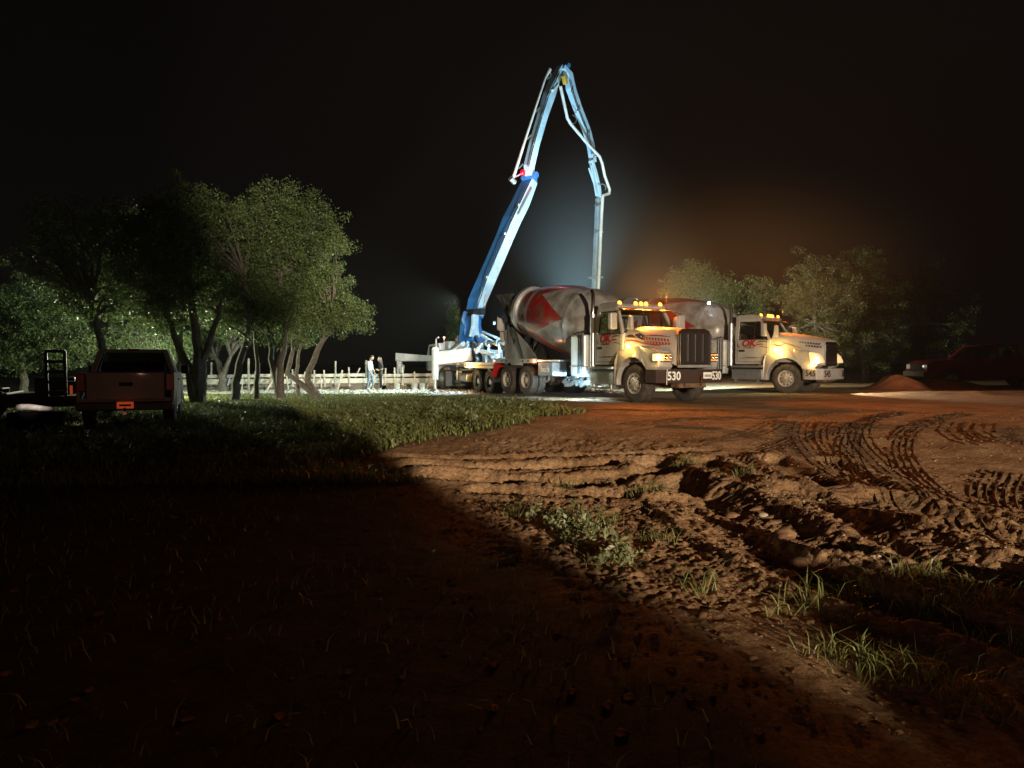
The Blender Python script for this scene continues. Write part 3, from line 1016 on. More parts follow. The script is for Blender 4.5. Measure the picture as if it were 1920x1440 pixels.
    prof = [(0, .001), (0.0, .50), (.10, .80), (.42, 1.06), (.95, 1.17), (1.05, 1.21), (1.12, 1.21), (1.2, 1.19), (2.0, 1.23), (2.6, 1.21), (3.3, 1.15), (4.2, 1.02), (5.2, .82), (5.75, .68), (5.9, .68)]
    fine = []
    for (a0, r0), (a1, r1) in zip(prof[:-1], prof[1:]):
        nn = max(1, int(abs(a1 - a0) / .15))
        for k in range(nn): fine.append((a0 + (a1 - a0) * k / nn, r0 + (r1 - r0) * k / nn))
    fine.append(prof[-1])
    d = MB().lathe(fine, 56, axis='x').build('drum', DRUMM, root, smooth=True)
    d.location = (-2.62, 0, 2.28)
    # local +x of the drum points to the rear and up
    zx = Vector((-math.cos(tilt), 0, math.sin(tilt)))
    d.rotation_euler = zx.to_track_quat('X', 'Z').to_euler()
    ring = MB().lathe([(5.0, .86), (5.0, .95), (5.2, .95), (5.2, .82)], 40, axis='x', closed=True).build('roller_ring', ALU, d, smooth=True)
    # front pedestal
    q = MB()
    q.prism([(-1.0, 1.06), (1.0, 1.06), (.75, 1.75), (.45, 2.2), (-.45, 2.2), (-.75, 1.75)], -2.62, -2.46, axis='x')
    q.build('front_pedestal', WHITE, root, bevel=0.02)
    # vertical water tank
    for s in (-1,):
        q = MB(); q.b2(-3.22, -2.42, s * .78, s * 1.22, .72, 2.06); q.build('water_tank', mat('tank_aluminium', (.66, .69, .72), .42, .25, var=.2, scale=3), root, bevel=0.06)
        q = MB()
        for x in (-2.72, -2.62, -2.52): q.tube([(x, s * 1.235, .78), (x, s * 1.235, 2.12)], .018, 6)
        q.tube([(-2.72, s * 1.235, 2.12), (-2.66, s * 1.1, 2.18), (-2.6, s * 1.0, 2.16)], .02, 6)
        q.build('water_hose', BLACKP, root)
        q = MB(); q.b2(-3.25, -2.39, s * .76, s * 1.24, 1.02, 1.05); q.build('tank_band', GREYP, root)
    # rear fenders, toolbox, mudflaps
    for s in (-1, 1):
        q = MB()
        q.b2(-8.45, -5.35, s * .80, s * 1.24, 1.20, 1.25)
        q.b2(-8.45, -5.35, s * 1.21, s * 1.25, 1.14, 1.30)
        q.build('rear_fender', WHITE, root, bevel=0.008)
        q = MB()
        for x in (-7.9, -7.55, -6.3, -5.9): q.b2(x - .05, x + .05, s * 1.25, s * 1.256, 1.19, 1.25)
        q.build('fender_slot', BLACKP, root)
        q = MB(); q.bar((-8.45, s * 1.02, 1.20), (-8.80, s * 1.02, .60), .44, .03); q.build('rear_mudguard', REDP, root)
        q = MB(); q.b2(-5.30, -4.35, s * .62, s * 1.20, .70, 1.18); q.build('toolbox', mat('toolbox_blue_grey', (.34, .42, .50), .5, var=.3, scale=3), root, bevel=0.03)
        q = MB(); q.b2(-5.36, -3.9, s * .78, s * 1.22, 1.20, 1.26); q.build('side_walkway', ALU, root, bevel=0.01)
        text_mesh('toolbox_lettering', 'beck', .30, WDECAL, root, (-4.82, s * 1.204, .93), (PI / 2, 0, 0) if s < 0 else (PI / 2, 0, PI), bold=0.003)
        lampobj(root, 'side_marker_lamp', (-5.45, s * 1.26, 1.22), .04, PINKL, power=gl['side'] if s < 0 else 0, color=(1, .35, .12), dirv=(0, s, 0))
        lampobj(root, 'tail_marker_lamp', (-8.47, s * 1.25, 1.22), .03, PINKL, dirv=(0, s, 0))
    # rear tower, hopper, chutes
    q = MB()
    for s in (-1, 1):
        q.bar((-7.3, s * .55, 1.06), (-8.15, s * .62, 2.5), .12, .14)
        q.bar((-8.75, s * .45, 1.06), (-8.5, s * .60, 2.9), .12, .12)
        q.bar((-8.5, s * .60, 2.9), (-8.95, s * .68, 3.78), .10, .16)
        q.bar((-8.75, s * .45, 1.4), (-7.9, s * .6, 2.2), .07, .07)
    q.bar((-8.15, -.62, 2.4), (-8.15, .62, 2.4), .14, .16)
    q.bar((-8.6, -.6, 2.6), (-8.6, .6, 2.6), .10, .10)
    q.build('rear_tower', DARK, root, bevel=0.01)
    q = MB()
    q.prism([(-8.9, 1.3), (-8.05, 1.15), (-6.2, 1.15), (-7.2, 1.9), (-8.35, 2.55), (-8.95, 2.4)], -.58, -.54)
    q.prism([(-8.9, 1.3), (-8.05, 1.15), (-6.2, 1.15), (-7.2, 1.9), (-8.35, 2.55), (-8.95, 2.4)], .54, .58)
    q.build('rear_pedestal_plate', GREYP, root, bevel=0.01)
    q = MB()   # hopper: open funnel
    top = [(-9.45, -.70), (-8.15, -.74), (-8.15, .74), (-9.45, .70)]
    bot = [(-8.95, -.28), (-8.55, -.30), (-8.55, .30), (-8.95, .28)]
    vs = [(x, y, 3.80 if i in (1, 2) else 3.84) for i, (x, y) in enumerate(top)] + [(x, y, 3.12) for x, y in bot]
    q.add(vs, [(0, 1, 5, 4), (1, 2, 6, 5), (2, 3, 7, 6), (3, 0, 4, 7)])
    o = q.build('charge_hopper', DARK, root)
    md = o.modifiers.new('t', 'SOLIDIFY'); md.thickness = .03
    q = MB()   # collector and main chute
    pts = [(-8.75, 0, 2.75), (-9.15, 0, 2.15)]
    def chute(p0, p1, w, d_):
        p0, p1 = Vector(p0), Vector(p1)
        dr = (p1 - p0).normalized(); sd = Vector((0, 1, 0)) if abs(dr.y) < .8 else Vector((1, 0, 0))
        sd = (sd - dr * sd.dot(dr)).normalized(); up = sd.cross(dr) * -1
        if up.z < 0: up = -up
        vs = []
        for p in (p0, p1):
            for k in range(9):
                t = PI * k / 8
                vs.append(p + sd * math.cos(t) * w / 2 - up * math.sin(t) * d_)
        return vs, [(k, k + 1, k + 10, k + 9) for k in range(8)]
    q.add(*chute((-8.65, 0, 2.55), (-9.35, 0, 1.75), .62, .28))
    o = q.build('discharge_chute', REDP, root); md = o.modifiers.new('t', 'SOLIDIFY'); md.thickness = .02
    q = MB(); q.add(*chute((-9.1, -.62, 2.95), (-8.98, -.70, 2.45), .34, .14))
    o = q.build('folding_chute', WHITE, root); md = o.modifiers.new('t', 'SOLIDIFY'); md.thickness = .02
    q = MB(); q.add(*chute((-9.0, -.60, 2.40), (-8.85, -.66, 2.0), .26, .10))
    o = q.build('folding_chute', WHITE, root); md = o.modifiers.new('t', 'SOLIDIFY'); md.thickness = .02
    q = MB()
    for s in (-1, 1): q.tube([(-8.2 + s * .16, .84, 1.3), (-8.3 + s * .16, .84, 3.6)], .02, 6)
    for k in range(7): q.tube([(-8.36, .84, 1.5 + .3 * k), (-8.06, .84, 1.5 + .3 * k)], .014, 6)
    q.build('ladder', ALU, root)
    # work light at the top of the drum cradle
    return root


yaw1 = math.atan2(-.875, .485)
t1 = empty('mixer_truck', (4.53, 22.93, 0), yaw1)
t1.location.z = float(base_z(4.5, 23)) - .0
mixer(t1, 0, '530', dict(roof=560, up=560, fender=20, turn=7, side=8))
tag(t1, 'white concrete mixer truck with dark bumper numbered 530, tall barred grille and patterned drum', 'mixer truck', 'concrete mixer trucks at the pump')
# second truck: near front wheel at (10.26, 28.8)
th2 = math.radians(42)
hd2 = Vector((math.cos(th2), -math.sin(th2), 0)); lf2 = Vector((math.sin(th2), math.cos(th2), 0))
c2 = Vector((10.26, 28.8, 0)) + lf2 * 1.1
t2 = empty('mixer_truck', (c2.x, c2.y, .38), -th2)
mixer(t2, 1, '545', dict(roof=220, up=420, fender=45, turn=8, side=6))
tag(t2, 'white concrete mixer truck numbered 545 with sloping hood, pale bumper and lit headlight', 'mixer truck', 'concrete mixer trucks at the pump')
q = lampobj(t2, 'work_light', (-3.2, -1.05, 3.55), .055, WORK_E, power=0, dirv=(.2, -1, 0))
# chute bits seen between both trucks: air tanks and hoses at the side of truck two
q = MB()
q.lathe([(-.42, .02), (-.38, .2), (-.3, .24), (.3, .24), (.38, .2), (.42, .02)], 18, (-3.0, -1.0, 1.72), axis='y')
q.build('air_tank', WHITE, t2, smooth=True)
q = MB(); q.lathe([(-.30, .02), (-.27, .15), (-.2, .18), (.2, .18), (.27, .15), (.30, .02)], 18, (-3.3, -1.0, 2.35), axis='x')
q.build('air_tank', WHITE, t2, smooth=True)
for lc, tg_, pw_ in (((-2.25, -1.42, .62), (-6, -1.75, .1), 170), ((-3.4, .0, .74), (-3.6, -.6, 0), 900)):
    l_ = bpy.data.lights.new('mixer_underlight', 'SPOT'); l_.energy = pw_; l_.color = (.50, .83, 1); l_.shadow_soft_size = .05
    l_.spot_size = math.radians(165); l_.spot_blend = .5
    lo_ = bpy.data.objects.new('mixer_underlight', l_); link(lo_, t1); lo_.location = lc
    lo_.rotation_euler = (Vector(tg_) - Vector(lc)).to_track_quat('-Z', 'Y').to_euler()
q = MB(); q.box((-2.16, -1.36, .66), (.10, .08, .10)); q.build('work_light', BLACKP, t1, bevel=.01)
# lumber dunnage / hoses hanging below truck one
q = MB()
for k in range(14):
    x = -4.2 + .13 * k
    q.tube([(x, -.7 + .1 * rnd.random(), .62 + .1 * rnd.random()), (x + .12, -.9, .40 + .16 * rnd.random()), (x + .3, -.85, .5 + .1 * rnd.random())], .07, 7)
q.build('coiled_hose', mat('dusty_hose', (.30, .34, .36), .8, var=.5, scale=8), t1, smooth=True)

# ------------------------------------------------------------------ pump truck
hp = Vector((-.42, .908, 0)).normalized()
pt = empty('boom_pump_truck', (-.2, 34.5, .18), math.atan2(hp.y, hp.x))
tag(pt, 'white concrete pump truck with blue folding boom raised high and outriggers planted', 'pump truck')
PMi = Matrix.Translation(pt.location) @ Matrix.Rotation(pt.rotation_euler.z, 4, 'Z')
PMI = PMi.inverted()


def L_(p): return PMI @ Vector(p)


for s in (-1, 1):
    for x in (-.68, .68):
        wheel_set(pt, x, s * 1.07, .525, .27, s, dual=True, rimmat=CHROME)
    wheel_set(pt, 5.4, s * 1.03, .54, .36, s, rimmat=ALU)
q = MB()
for s in (-1, 1): q.b2(-2.6, 7.2, s * .38, s * .47, .80, 1.10)
for x in (-2.4, -1.2, 0, 1.5, 3, 4.5, 6, 7): q.b2(x - .06, x + .06, -.38, .38, .84, 1.05)
q.tube([(-.68, -1, .52), (-.68, 1, .52)], .1, 8); q.tube([(.68, -1, .52), (.68, 1, .52)], .1, 8); q.tube([(5.4, -1, .52), (5.4, 1, .52)], .08, 8)
q.build('chassis_frame', DARK, pt, bevel=0.01)
# deck with perforated side panel, handrail
q = MB(); q.b2(-2.2, 3.0, -1.2, 1.2, 1.16, 1.22); q.build('deck', GREYP, pt, bevel=0.01)
for s in (-1, 1):
    q = MB(); q.b2(-2.2, 2.2, s * 1.2, s * 1.24, 1.10, 1.36); q.build('side_panel', WHITE2, pt, bevel=0.01)
    q = MB()
    for k in range(18): q.b2(-2.0 + .23 * k, -1.9 + .23 * k, s * 1.24, s * 1.246, 1.20, 1.27)
    q.build('panel_hole', BLACKP, pt)
    q = MB()
    for x in (-1.9, -1.1, -.3): q.tube([(x, s * 1.18, 1.3), (x, s * 1.18, 1.75)], .025, 6)
    q.tube([(-1.9, s * 1.18, 1.75), (-.3, s * 1.18, 1.75)], .025, 6)
    q.build('handrail', WHITE2, pt)
    q = MB()
    arc = [(.68 + .0 + 1.35 * math.cos(a) * 1.0 - .68, .52 + .66 * math.sin(a)) for a in np.linspace(PI, 0, 13)]
    for (x0, z0), (x1, z1) in zip(arc[:-1], arc[1:]): q.bar((x0, s * 1.07, z0), (x1, s * 1.07, z1), .34, .02)
    q.build('wheel_guard', ALU, pt)
# outrigger box with leg at the near left (front)
q = MB(); q.b2(3.2, 5.9, .55, 1.22, 1.22, 1.98); q.build('front_box', WHITE2, pt, bevel=0.03)
q = MB(); q.b2(3.2, 5.9, -1.22, -.55, 1.22, 1.98); q.build('front_box', WHITE2, pt, bevel=0.03)
q = MB(); q.b2(3.9, 4.7, 1.222, 1.226, 1.5, 1.85)
q.build('box_emblem', mat('faded_red_decal', (.55, .30, .28), .6, var=.3, scale=5), pt)
q = MB(); q.b2(3.4, 5.4, .9, 1.15, .95, 1.15); q.build('fender_box', DARK, pt, bevel=0.02)
q = MB(); q.b2(4.35, 5.15, 1.15, 1.162, .98, 1.10); q.build('warning_strip', mat('warning_strip', (.5, .22, .2), .5, var=.5, scale=14), pt)
q = MB(); q.b2(4.55, 4.60, .80, 1.28, .18, .92); q.build('mud_flap', mat('mud_flap_blue_grey', (.12, .15, .18), .7, var=.3), pt)
q = MB(); q.b2(2.2, 3.2, .70, 1.10, .42, .84); q.build('fuel_tank', ALU, pt, bevel=0.12, seg=4)
q = MB()
for k in range(3): q.tube([(3.45, .9 + .1 * k, .5), (3.45, .9 + .1 * k, 1.2)], .05, 8)
q.tube([(3.3, 1.0, 1.0), (1.6, 1.0, 1.05)], .05, 8)
q.build('hydraulic_manifold', ALU, pt, smooth=True)
# cab on the far end
q = MB(); q.prism([(6.0, .9), (8.1, .9), (8.2, 1.2), (8.0, 1.75), (7.7, 2.30), (6.1, 2.35), (6.0, 2.2)], -1.15, 1.12)
q.build('cab', WHITE2, pt, bevel=0.06)
q = MB(); q.b2(6.5, 7.5, 1.125, 1.135, 1.65, 2.2); q.b2(5.985, 5.995, -.6, .6, 1.7, 2.2)
q.build('cab_window', BLACKP, pt)
q = MB(); q.b2(5.2, 5.95, .1, .9, 2.0, 2.42); q.b2(5.3, 5.6, .3, .4, 2.42, 2.6); q.b2(4.6, 4.7, .5, .65, 2.0, 2.7)
q.build('deck_tank', mat('tank_grey_green', (.42, .50, .50), .5, var=.3), pt, bevel=0.03)
q = MB(); q.tube([(5.95, 1.3, 1.8), (5.95, 1.3, 2.55), (5.6, 1.3, 2.62)], .04, 8); q.build('mirror_arm', WHITE2, pt)
lampobj(pt, 'beacon_lamp', (5.3, 1.1, 2.60), .06, PINKL, power=8, color=(1, .3, .2), dirv=(0, 0, 1))
q = MB(); q.tube([(5.3, 1.1, 1.9), (5.3, 1.1, 2.6)], .02, 6); q.build('beacon_post', WHITE2, pt)
lampobj(pt, 'amber_marker_lamp', (1.60, 1.27, 1.22), .075, AMBER_HOT, power=60, color=(1, .5, .1), dirv=(-.2, 1, 0))
# lamp housings for the floodlights
for nm, w in (('work_light', P(893, 632, 35.6)), ('work_light', P(925, 606, 33.6))):
    q = MB(); q.box((0, 0, 0), (.22, .12, .16)); o = q.build(nm, BLACKP, pt, bevel=0.02); o.location = L_(w)
    q = MB(); q.box((0, -.062, 0), (.18, .01, .12)); q.build('lens', BLACKP, o)

# near outrigger leg at the left end of the box
foot = P(816, 733, 36.6); foot.z = base_z(foot.x, foot.y) + .02
up = foot.copy()
q = MB()
q.tube([L_((foot.x, foot.y, .72)), L_((foot.x, foot.y, 2.16))], .17, 14)
q.tube([L_((foot.x, foot.y, 2.16)), L_((foot.x, foot.y, 2.26))], [.17, .10], 14)
q.build('outrigger_leg', WHITE2, pt, smooth=True)
q = MB(); q.tube([L_((foot.x, foot.y, .12)), L_((foot.x, foot.y, .75))], .08, 12)
q.lathe([(0, .30), (.05, .28), (.14, .10)], 14, L_((foot.x, foot.y, foot.z)), axis='z')
q.build('outrigger_foot', ALU, pt, smooth=True)
q = MB(); q.bar(L_((foot.x + .1, foot.y, 1.72)), L_(P(884, 664, 36.3)), .26, .62); q.build('outrigger_arm', WHITE2, pt, bevel=0.03)
# far outrigger with swung arm at px 748
f2 = P(750, 728, 41.5); f2.z = base_z(f2.x, f2.y) + .02
q = MB(); q.bar(L_((f2.x - .15, f2.y, 1.82)), L_(P(824, 673, 40.0)), .28, .44, h1=.26); q.build('outrigger_arm', WHITE2, pt, bevel=0.02)
q = MB(); q.tube([L_((f2.x, f2.y, .95)), L_((f2.x, f2.y, 1.75))], .14, 12)
q.tube([L_((f2.x + .12, f2.y - .05, 1.0)), L_((f2.x + .18, f2.y - .1, 1.4))], .1, 8)
q.build('outrigger_leg', WHITE2, pt, smooth=True)
q = MB(); q.tube([L_((f2.x, f2.y, .1)), L_((f2.x, f2.y, .95))], .055, 10)
q.lathe([(0, .28), (.05, .26), (.12, .08)], 12, L_(f2), axis='z'); q.build('outrigger_foot', ALU, pt, smooth=True)

# pedestal, turret frame, braces
tur = P(884, 640, 38.0)
tb = Vector((tur.x, tur.y, 0))
q = MB(); q.lathe([(1.25, .62), (1.3, .55), (2.1, .50), (2.2, .62), (2.32, .62), (2.34, .3)], 20, L_((tb.x, tb.y, 0)), axis='z')
q.build('pedestal', mat('pedestal_grey', (.22, .28, .34), .5, var=.3), pt, smooth=True)
for dx, dy, zz in ((-1.3, -1.1, 1.7), (1.0, -1.2, 1.5), (-.4, -1.4, 1.55), (.35, -1.3, 1.6), (-1.6, 1.2, 1.6)):
    q = MB(); q.bar(L_((tb.x + dx * .25, tb.y + dy * .3, 2.5)), L_((tb.x + dx, tb.y + dy, zz)), .16, .22); q.build('brace', WHITE2, pt, bevel=0.01)
q = MB(); q.bar(L_(P(902, 628, 36)), L_(P(958, 662, 33.6)), .12, .12); q.bar(L_(P(905, 622, 36.2)), L_(P(950, 642, 34)), .10, .10)
q.bar(L_(P(892, 655, 35.6)), L_(P(935, 668, 34)), .16, .16); q.bar(L_(P(905, 645, 35)), L_(P(893, 662, 35.2)), .12, .12)
q.build('rear_support_frame', WHITE2, pt, bevel=0.01)
q = MB(); q.tube([L_(P(900, 645, 35.8)), L_(P(912, 641, 35.5)), L_(P(960, 646, 33.2)), L_(P(985, 650, 32.4))], .10, 12)
for px in (916, 936): q.lathe([(-.08, .15), (-.08, .19), (.08, .19), (.08, .15)], 12, L_(P(px, 643, 34.9 if px < 920 else 34.1)), axis='x')
q.build('delivery_pipe', ALU, pt, smooth=True)
q = MB()
for px, yy in ((916, 34.9), (936, 34.1)): q.tube([L_(P(px, 645, yy)), L_(P(px, 668, yy))], .06, 8)
q.build('pipe_support', WHITE2, pt)
q = MB()
q.prism([(-2.9, .75), (-2.1, .75), (-1.9, 1.5), (-3.1, 1.5)], -.75, .75); q.build('receiving_hopper', WHITE2, pt, bevel=0.03)
q = MB(); q.b2(-1.9, 1.5, -.35, -.05, 1.25, 1.5); q.b2(-1.9, 1.5, .05, .35, 1.25, 1.5); q.build('pump_cylinder', ALU, pt, bevel=0.08)
q = MB()
for k in range(12):
    x = -1.8 + rnd.random() * 4; q.b2(x, x + .2 + rnd.random() * .3, -.9 + rnd.random() * .2, -.4, 1.22, 1.4 + .35 * rnd.random())
q.build('valve_block', GREYP, pt, bevel=0.02)

# boom: everything lies in one upright plane turned away from the camera
E = Vector((.70, .714, 0)).normalized()
NB = Vector((E.y, -E.x, 0))
T0 = Vector((tb.x, tb.y, 0))


def Bp(px, py, off=0.0):
    """point of the boom plane (shifted off metres along its normal) on the sight line of px,py"""
    d = P(px, py, 1.0) - Vector((0, 0, CAMZ))
    o = Vector((0, 0, CAMZ))
    p0 = T0 + NB * off
    k = (p0 - o).dot(NB) / d.dot(NB)
    return o + d * k


def beam(name, pts, thick, m, off=0.0, shift=0.0):
    """pts: [(px,py,depth_in_plane_m)] centre line"""
    c = [Bp(a, b, off) for a, b, _ in pts]
    vs = []; n = len(c)
    c0 = [v.copy() for v in c]
    for i in range(n):
        a = c0[max(i - 1, 0)]; b = c0[min(i + 1, n - 1)]
        d = (b - a).normalized(); u = NB.cross(d).normalized()
        w = pts[i][2] / 2; t = thick / 2
        c[i] = c[i] + NB * shift
        vs += [L_(c[i] + NB * t + u * w), L_(c[i] + NB * t - u * w), L_(c[i] - NB * t - u * w), L_(c[i] - NB * t + u * w)]
    fs = []
    for i in range(n - 1):
        k = i * 4
        for j in range(4): fs.append((k + j, k + (j + 1) % 4, k + 4 + (j + 1) % 4, k + 4 + j))
    fs += [(0, 1, 2, 3), (n * 4 - 1, n * 4 - 2, n * 4 - 3, n * 4 - 4)]
    o = MB().add(vs, fs).build(name, m, pt, bevel=0.03)
    return o


# turret yoke
beam('turret', [(884, 642, .9), (884, 628, .8), (882, 612, .55), (884, 596, .5)], .95, BLUEP)
beam('turret_cheek', [(889, 632, .7), (890, 612, .42), (891, 590, .40)], .12, WHITE2, off=.55)
q = MB(); pv_ = Bp(893, 585, .2); q.tube([L_(pv_ - NB * .7), L_(pv_ + NB * .5)], .16, 14); q.build('pivot_pin', DARK, pt, smooth=True)
# section 1: blue upper flange seen from behind, side face coloured pale as if lit
s1 = beam('boom_section', [(889, 596, .50), (894, 565, .54), (920, 505, .54), (948, 440, .54), (959, 413, .62), (976, 380, .58), (992, 342, .44), (994, 333, .32)], .80, BLUEP, off=-.20)
beam('boom_lit_face', [(889, 592, .50), (894, 565, .55), (920, 505, .55), (948, 440, .55), (959, 413, .63), (976, 380, .59), (992, 341, .46)], .02, LBLUE, off=-.20, shift=.415)
q = MB()
for (a, b) in (((900, 585), (906, 552)), ((965, 402), (990, 352))):
    q.tube([L_(Bp(a[0] + 6, a[1], .3)), L_(Bp(b[0] + 6, b[1], .3))], .06, 8)
q.build('hydraulic_cylinder', ALU, pt, smooth=True)
q = MB(); q.tube([L_(Bp(872, 585, -.2)), L_(Bp(868, 600, -.2)), L_(Bp(874, 615, -.1)), L_(Bp(870, 628, -.1))], .10, 8)
q.build('hose_bundle', mat('hose_blue', (.05, .12, .25), .6), pt, smooth=True)
# section 2
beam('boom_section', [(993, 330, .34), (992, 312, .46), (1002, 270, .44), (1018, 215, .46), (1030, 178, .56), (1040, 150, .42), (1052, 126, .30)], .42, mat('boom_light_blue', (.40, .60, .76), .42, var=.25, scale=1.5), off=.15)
q = MB(); k_ = Bp(992, 331); q.tube([L_(k_ - NB * .45), L_(k_ + NB * .55)], .17, 14)
k_ = Bp(1053, 127); q.tube([L_(k_ - NB * .1), L_(k_ + NB * .56)], .12, 14); q.build('knuckle_pin', BLUEP, pt, smooth=True)
# section 3, coming down
beam('boom_section', [(1054, 126, .28), (1066, 140, .40), (1070, 165, .50), (1082, 200, .42), (1100, 245, .36), (1108, 275, .34), (1112, 305, .26)], .36, mat('boom_light_blue', (.16, .36, .56)), off=.35)
q = MB(); q.bar(L_(Bp(1057, 142, .55)), L_(Bp(1061, 158, .55)), .22, .22); q.build('hydraulic_joint', YELLOW, pt, bevel=0.02)
beam('boom_section', [(1108, 300, .22), (1115, 325, .26), (1121, 350, .26), (1124, 372, .20)], .26, mat('boom_light_blue', (.16, .36, .56)), off=.45)
q = MB()
for (a, b, c_, d_) in ((1108, 310, 1118, 368), (1104, 315, 1114, 345), (1120, 345, 1127, 375)):
    q.tube([L_(Bp(a, b, .6)), L_(Bp(c_, d_, .6))], .05, 6)
q.build('linkage_rod', mat('boom_light_blue', (.16, .36, .56)), pt)
# steel delivery pipe along sections 3 and its clamps
WP = mat('pipe_white', (.62, .62, .60), .4, var=.3, scale=2)
q = MB(); q.tube([L_(Bp(*p, .75)) for p in ((1036, 170), (1046, 158), (1051, 162), (1064, 222), (1070, 232), (1100, 268), (1124, 293), (1129, 306), (1134, 330), (1143, 355), (1142, 363), (1130, 367), (1128, 376))], .085, 10)
q.build('delivery_pipe', WP, pt, smooth=True)
q = MB()
cl = [Bp(1072 + 7 * math.cos(t) + 2, 224 + 8 * math.sin(t), .7) for t in np.linspace(-1.6, 1.9, 9)]
q.tube([L_(p) for p in cl], .03, 6)
cl = [Bp(1128 + 8 * math.cos(t), 352 + 7 * math.sin(t), .7) for t in np.linspace(-2.4, .6, 8)]
q.tube([L_(p) for p in cl], .03, 6)
q.tube([L_(Bp(1112, 296, .6)), L_(Bp(1124, 292, .75))], .03, 6)
q.build('pipe_clamp', ALU, pt)
for k_, (pth, sh) in enumerate((([(889, 590), (912, 520), (946, 438), (972, 384), (989, 346)], .53), ([(990, 312), (1000, 270), (1016, 215), (1028, 178), (1048, 134)], .40), ([(1069, 150), (1073, 170), (1085, 205), (1103, 250), (1111, 290)], .56))):
    for dd_ in (-.06, .06):
        q = MB(); q.tube([L_(Bp(a, b, sh) + E * dd_) for a, b in pth], .022, 6); q.build('hydraulic_line', DARK, pt, smooth=True)
    for a, b in pth[1:-1]:
        q = MB(); q.box(L_(Bp(a, b, sh)), (.22, .10, .12)); q.build('line_clamp', ALU, pt, bevel=.01)
# vertical end: last arm section hanging with hose
q = MB(); q.bar(L_(Bp(1121, 372, .5)), L_(Bp(1113, 560, .5)), .20, .24); q.build('boom_tip_section', mat('tip_section_grey', (.22, .30, .36), .45, var=.3), pt, bevel=0.02)
q = MB(); q.tube([L_(Bp(1130, 367, .75)), L_(Bp(1128, 400, .75)), L_(Bp(1121, 556, .75))], .095, 10); q.build('delivery_pipe', WP, pt, smooth=True)
q = MB()
for y in (385, 435, 520): q.bar(L_(Bp(1116, y, .7)), L_(Bp(1130, y, .7)), .10, .10)
q.tube([L_(Bp(1104, 521, .5)), L_(Bp(1112, 521, .5))], .06, 8)
q.build('pipe_clamp', ALU, pt)
# pipe lying parallel to section 2 on the near side, with brackets
q = MB(); q.tube([L_(Bp(*p, 1.0)) for p in ((1031, 130), (1022, 148), (1005, 200), (985, 262), (966, 322), (961, 336))], [.10, .055, .055, .065, .08, .09], 10)
q.build('return_pipe', WP, pt, smooth=True)
q = MB()
for (a, b) in ((1004, 202), (988, 253), (972, 308)):
    q.bar(L_(Bp(a, b + 8, 1.0)), L_(Bp(a + 8, b, 1.0)), .07, .07)
q.tube([L_(Bp(957, 334, 1.0)), L_(Bp(965, 342, 1.0))], .14, 10)
q.tube([L_(Bp(961, 334, 1.0)), L_(Bp(985, 322, .0))], .05, 8)
q.tube([L_(Bp(1031, 128, 1.0)), L_(Bp(1033, 142, 1.0)), L_(Bp(1027, 148, 1.0))], .03, 6)
q.build('pipe_bracket', ALU, pt)
ro_ = L_(Bp(980, 324, .35)); lampobj(pt, 'red_boom_lamp', ro_, .17, REDL, power=30, color=(1, .05, .08), dirv=PMI.to_3x3() @ NB)
# lettering on the pale lit face
ed = (Bp(947, 440, 0) - Bp(920, 510, 0)).normalized()
mid = Bp(934.5, 471, -.20) + NB * .432
tm_ = text_mesh('boom_lettering', 'CONCRETE', .62, GDECAL, pt, (0, 0, 0), (0, 0, 0), ext=.002, shear=.2, bold=.01, sx=1.0)
xax = ed; zax = NB; yax = zax.cross(xax)
Mw = Matrix((xax, yax, zax)).transposed().to_4x4(); Mw.translation = mid
tm_.matrix_parent_inverse = Matrix(); ML = PMI @ Mw
tm_.location = ML.translation; tm_.rotation_euler = ML.to_euler(); tm_.scale = (.70, .42, 1)


# ------------------------------------------------------------------ trees
def leaf_mat(name, c1, c2):
    m = bpy.data.materials.new(name); m.use_nodes = True
    nt = m.node_tree; N, L = nt.nodes, nt.links
    b = N['Principled BSDF']; b.inputs['Roughness'].default_value = .42
    b.inputs['Specular IOR Level'].default_value = .4
    a = N.new('ShaderNodeAttribute'); a.attribute_name = 'leaf_tone'
    r = N.new('ShaderNodeValToRGB'); L.new(a.outputs['Fac'], r.inputs['Fac'])
    r.color_ramp.elements[0].color = (*c1, 1); r.color_ramp.elements[1].color = (*c2, 1)
    L.new(r.outputs['Color'], b.inputs['Base Color'])
    t = N.new('ShaderNodeBsdfTranslucent'); L.new(r.outputs['Color'], t.inputs['Color'])
    mx = N.new('ShaderNodeMixShader'); mx.inputs[0].default_value = .3
    L.new(b.outputs[0], mx.inputs[1]); L.new(t.outputs[0], mx.inputs[2])
    L.new(mx.outputs[0], N['Material Output'].inputs['Surface'])
    return m


OAK = leaf_mat('oak_leaf', (.05, .085, .025), (.21, .27, .10))
SHRUB = leaf_mat('pale_leaf', (.05, .085, .03), (.17, .22, .09))
SHRUB2 = leaf_mat('olive_leaf', (.06, .065, .025), (.17, .16, .07))
BARK = mat('oak_bark', (.17, .145, .12), .9, var=.5, scale=9, bump=.8, bscale=25)


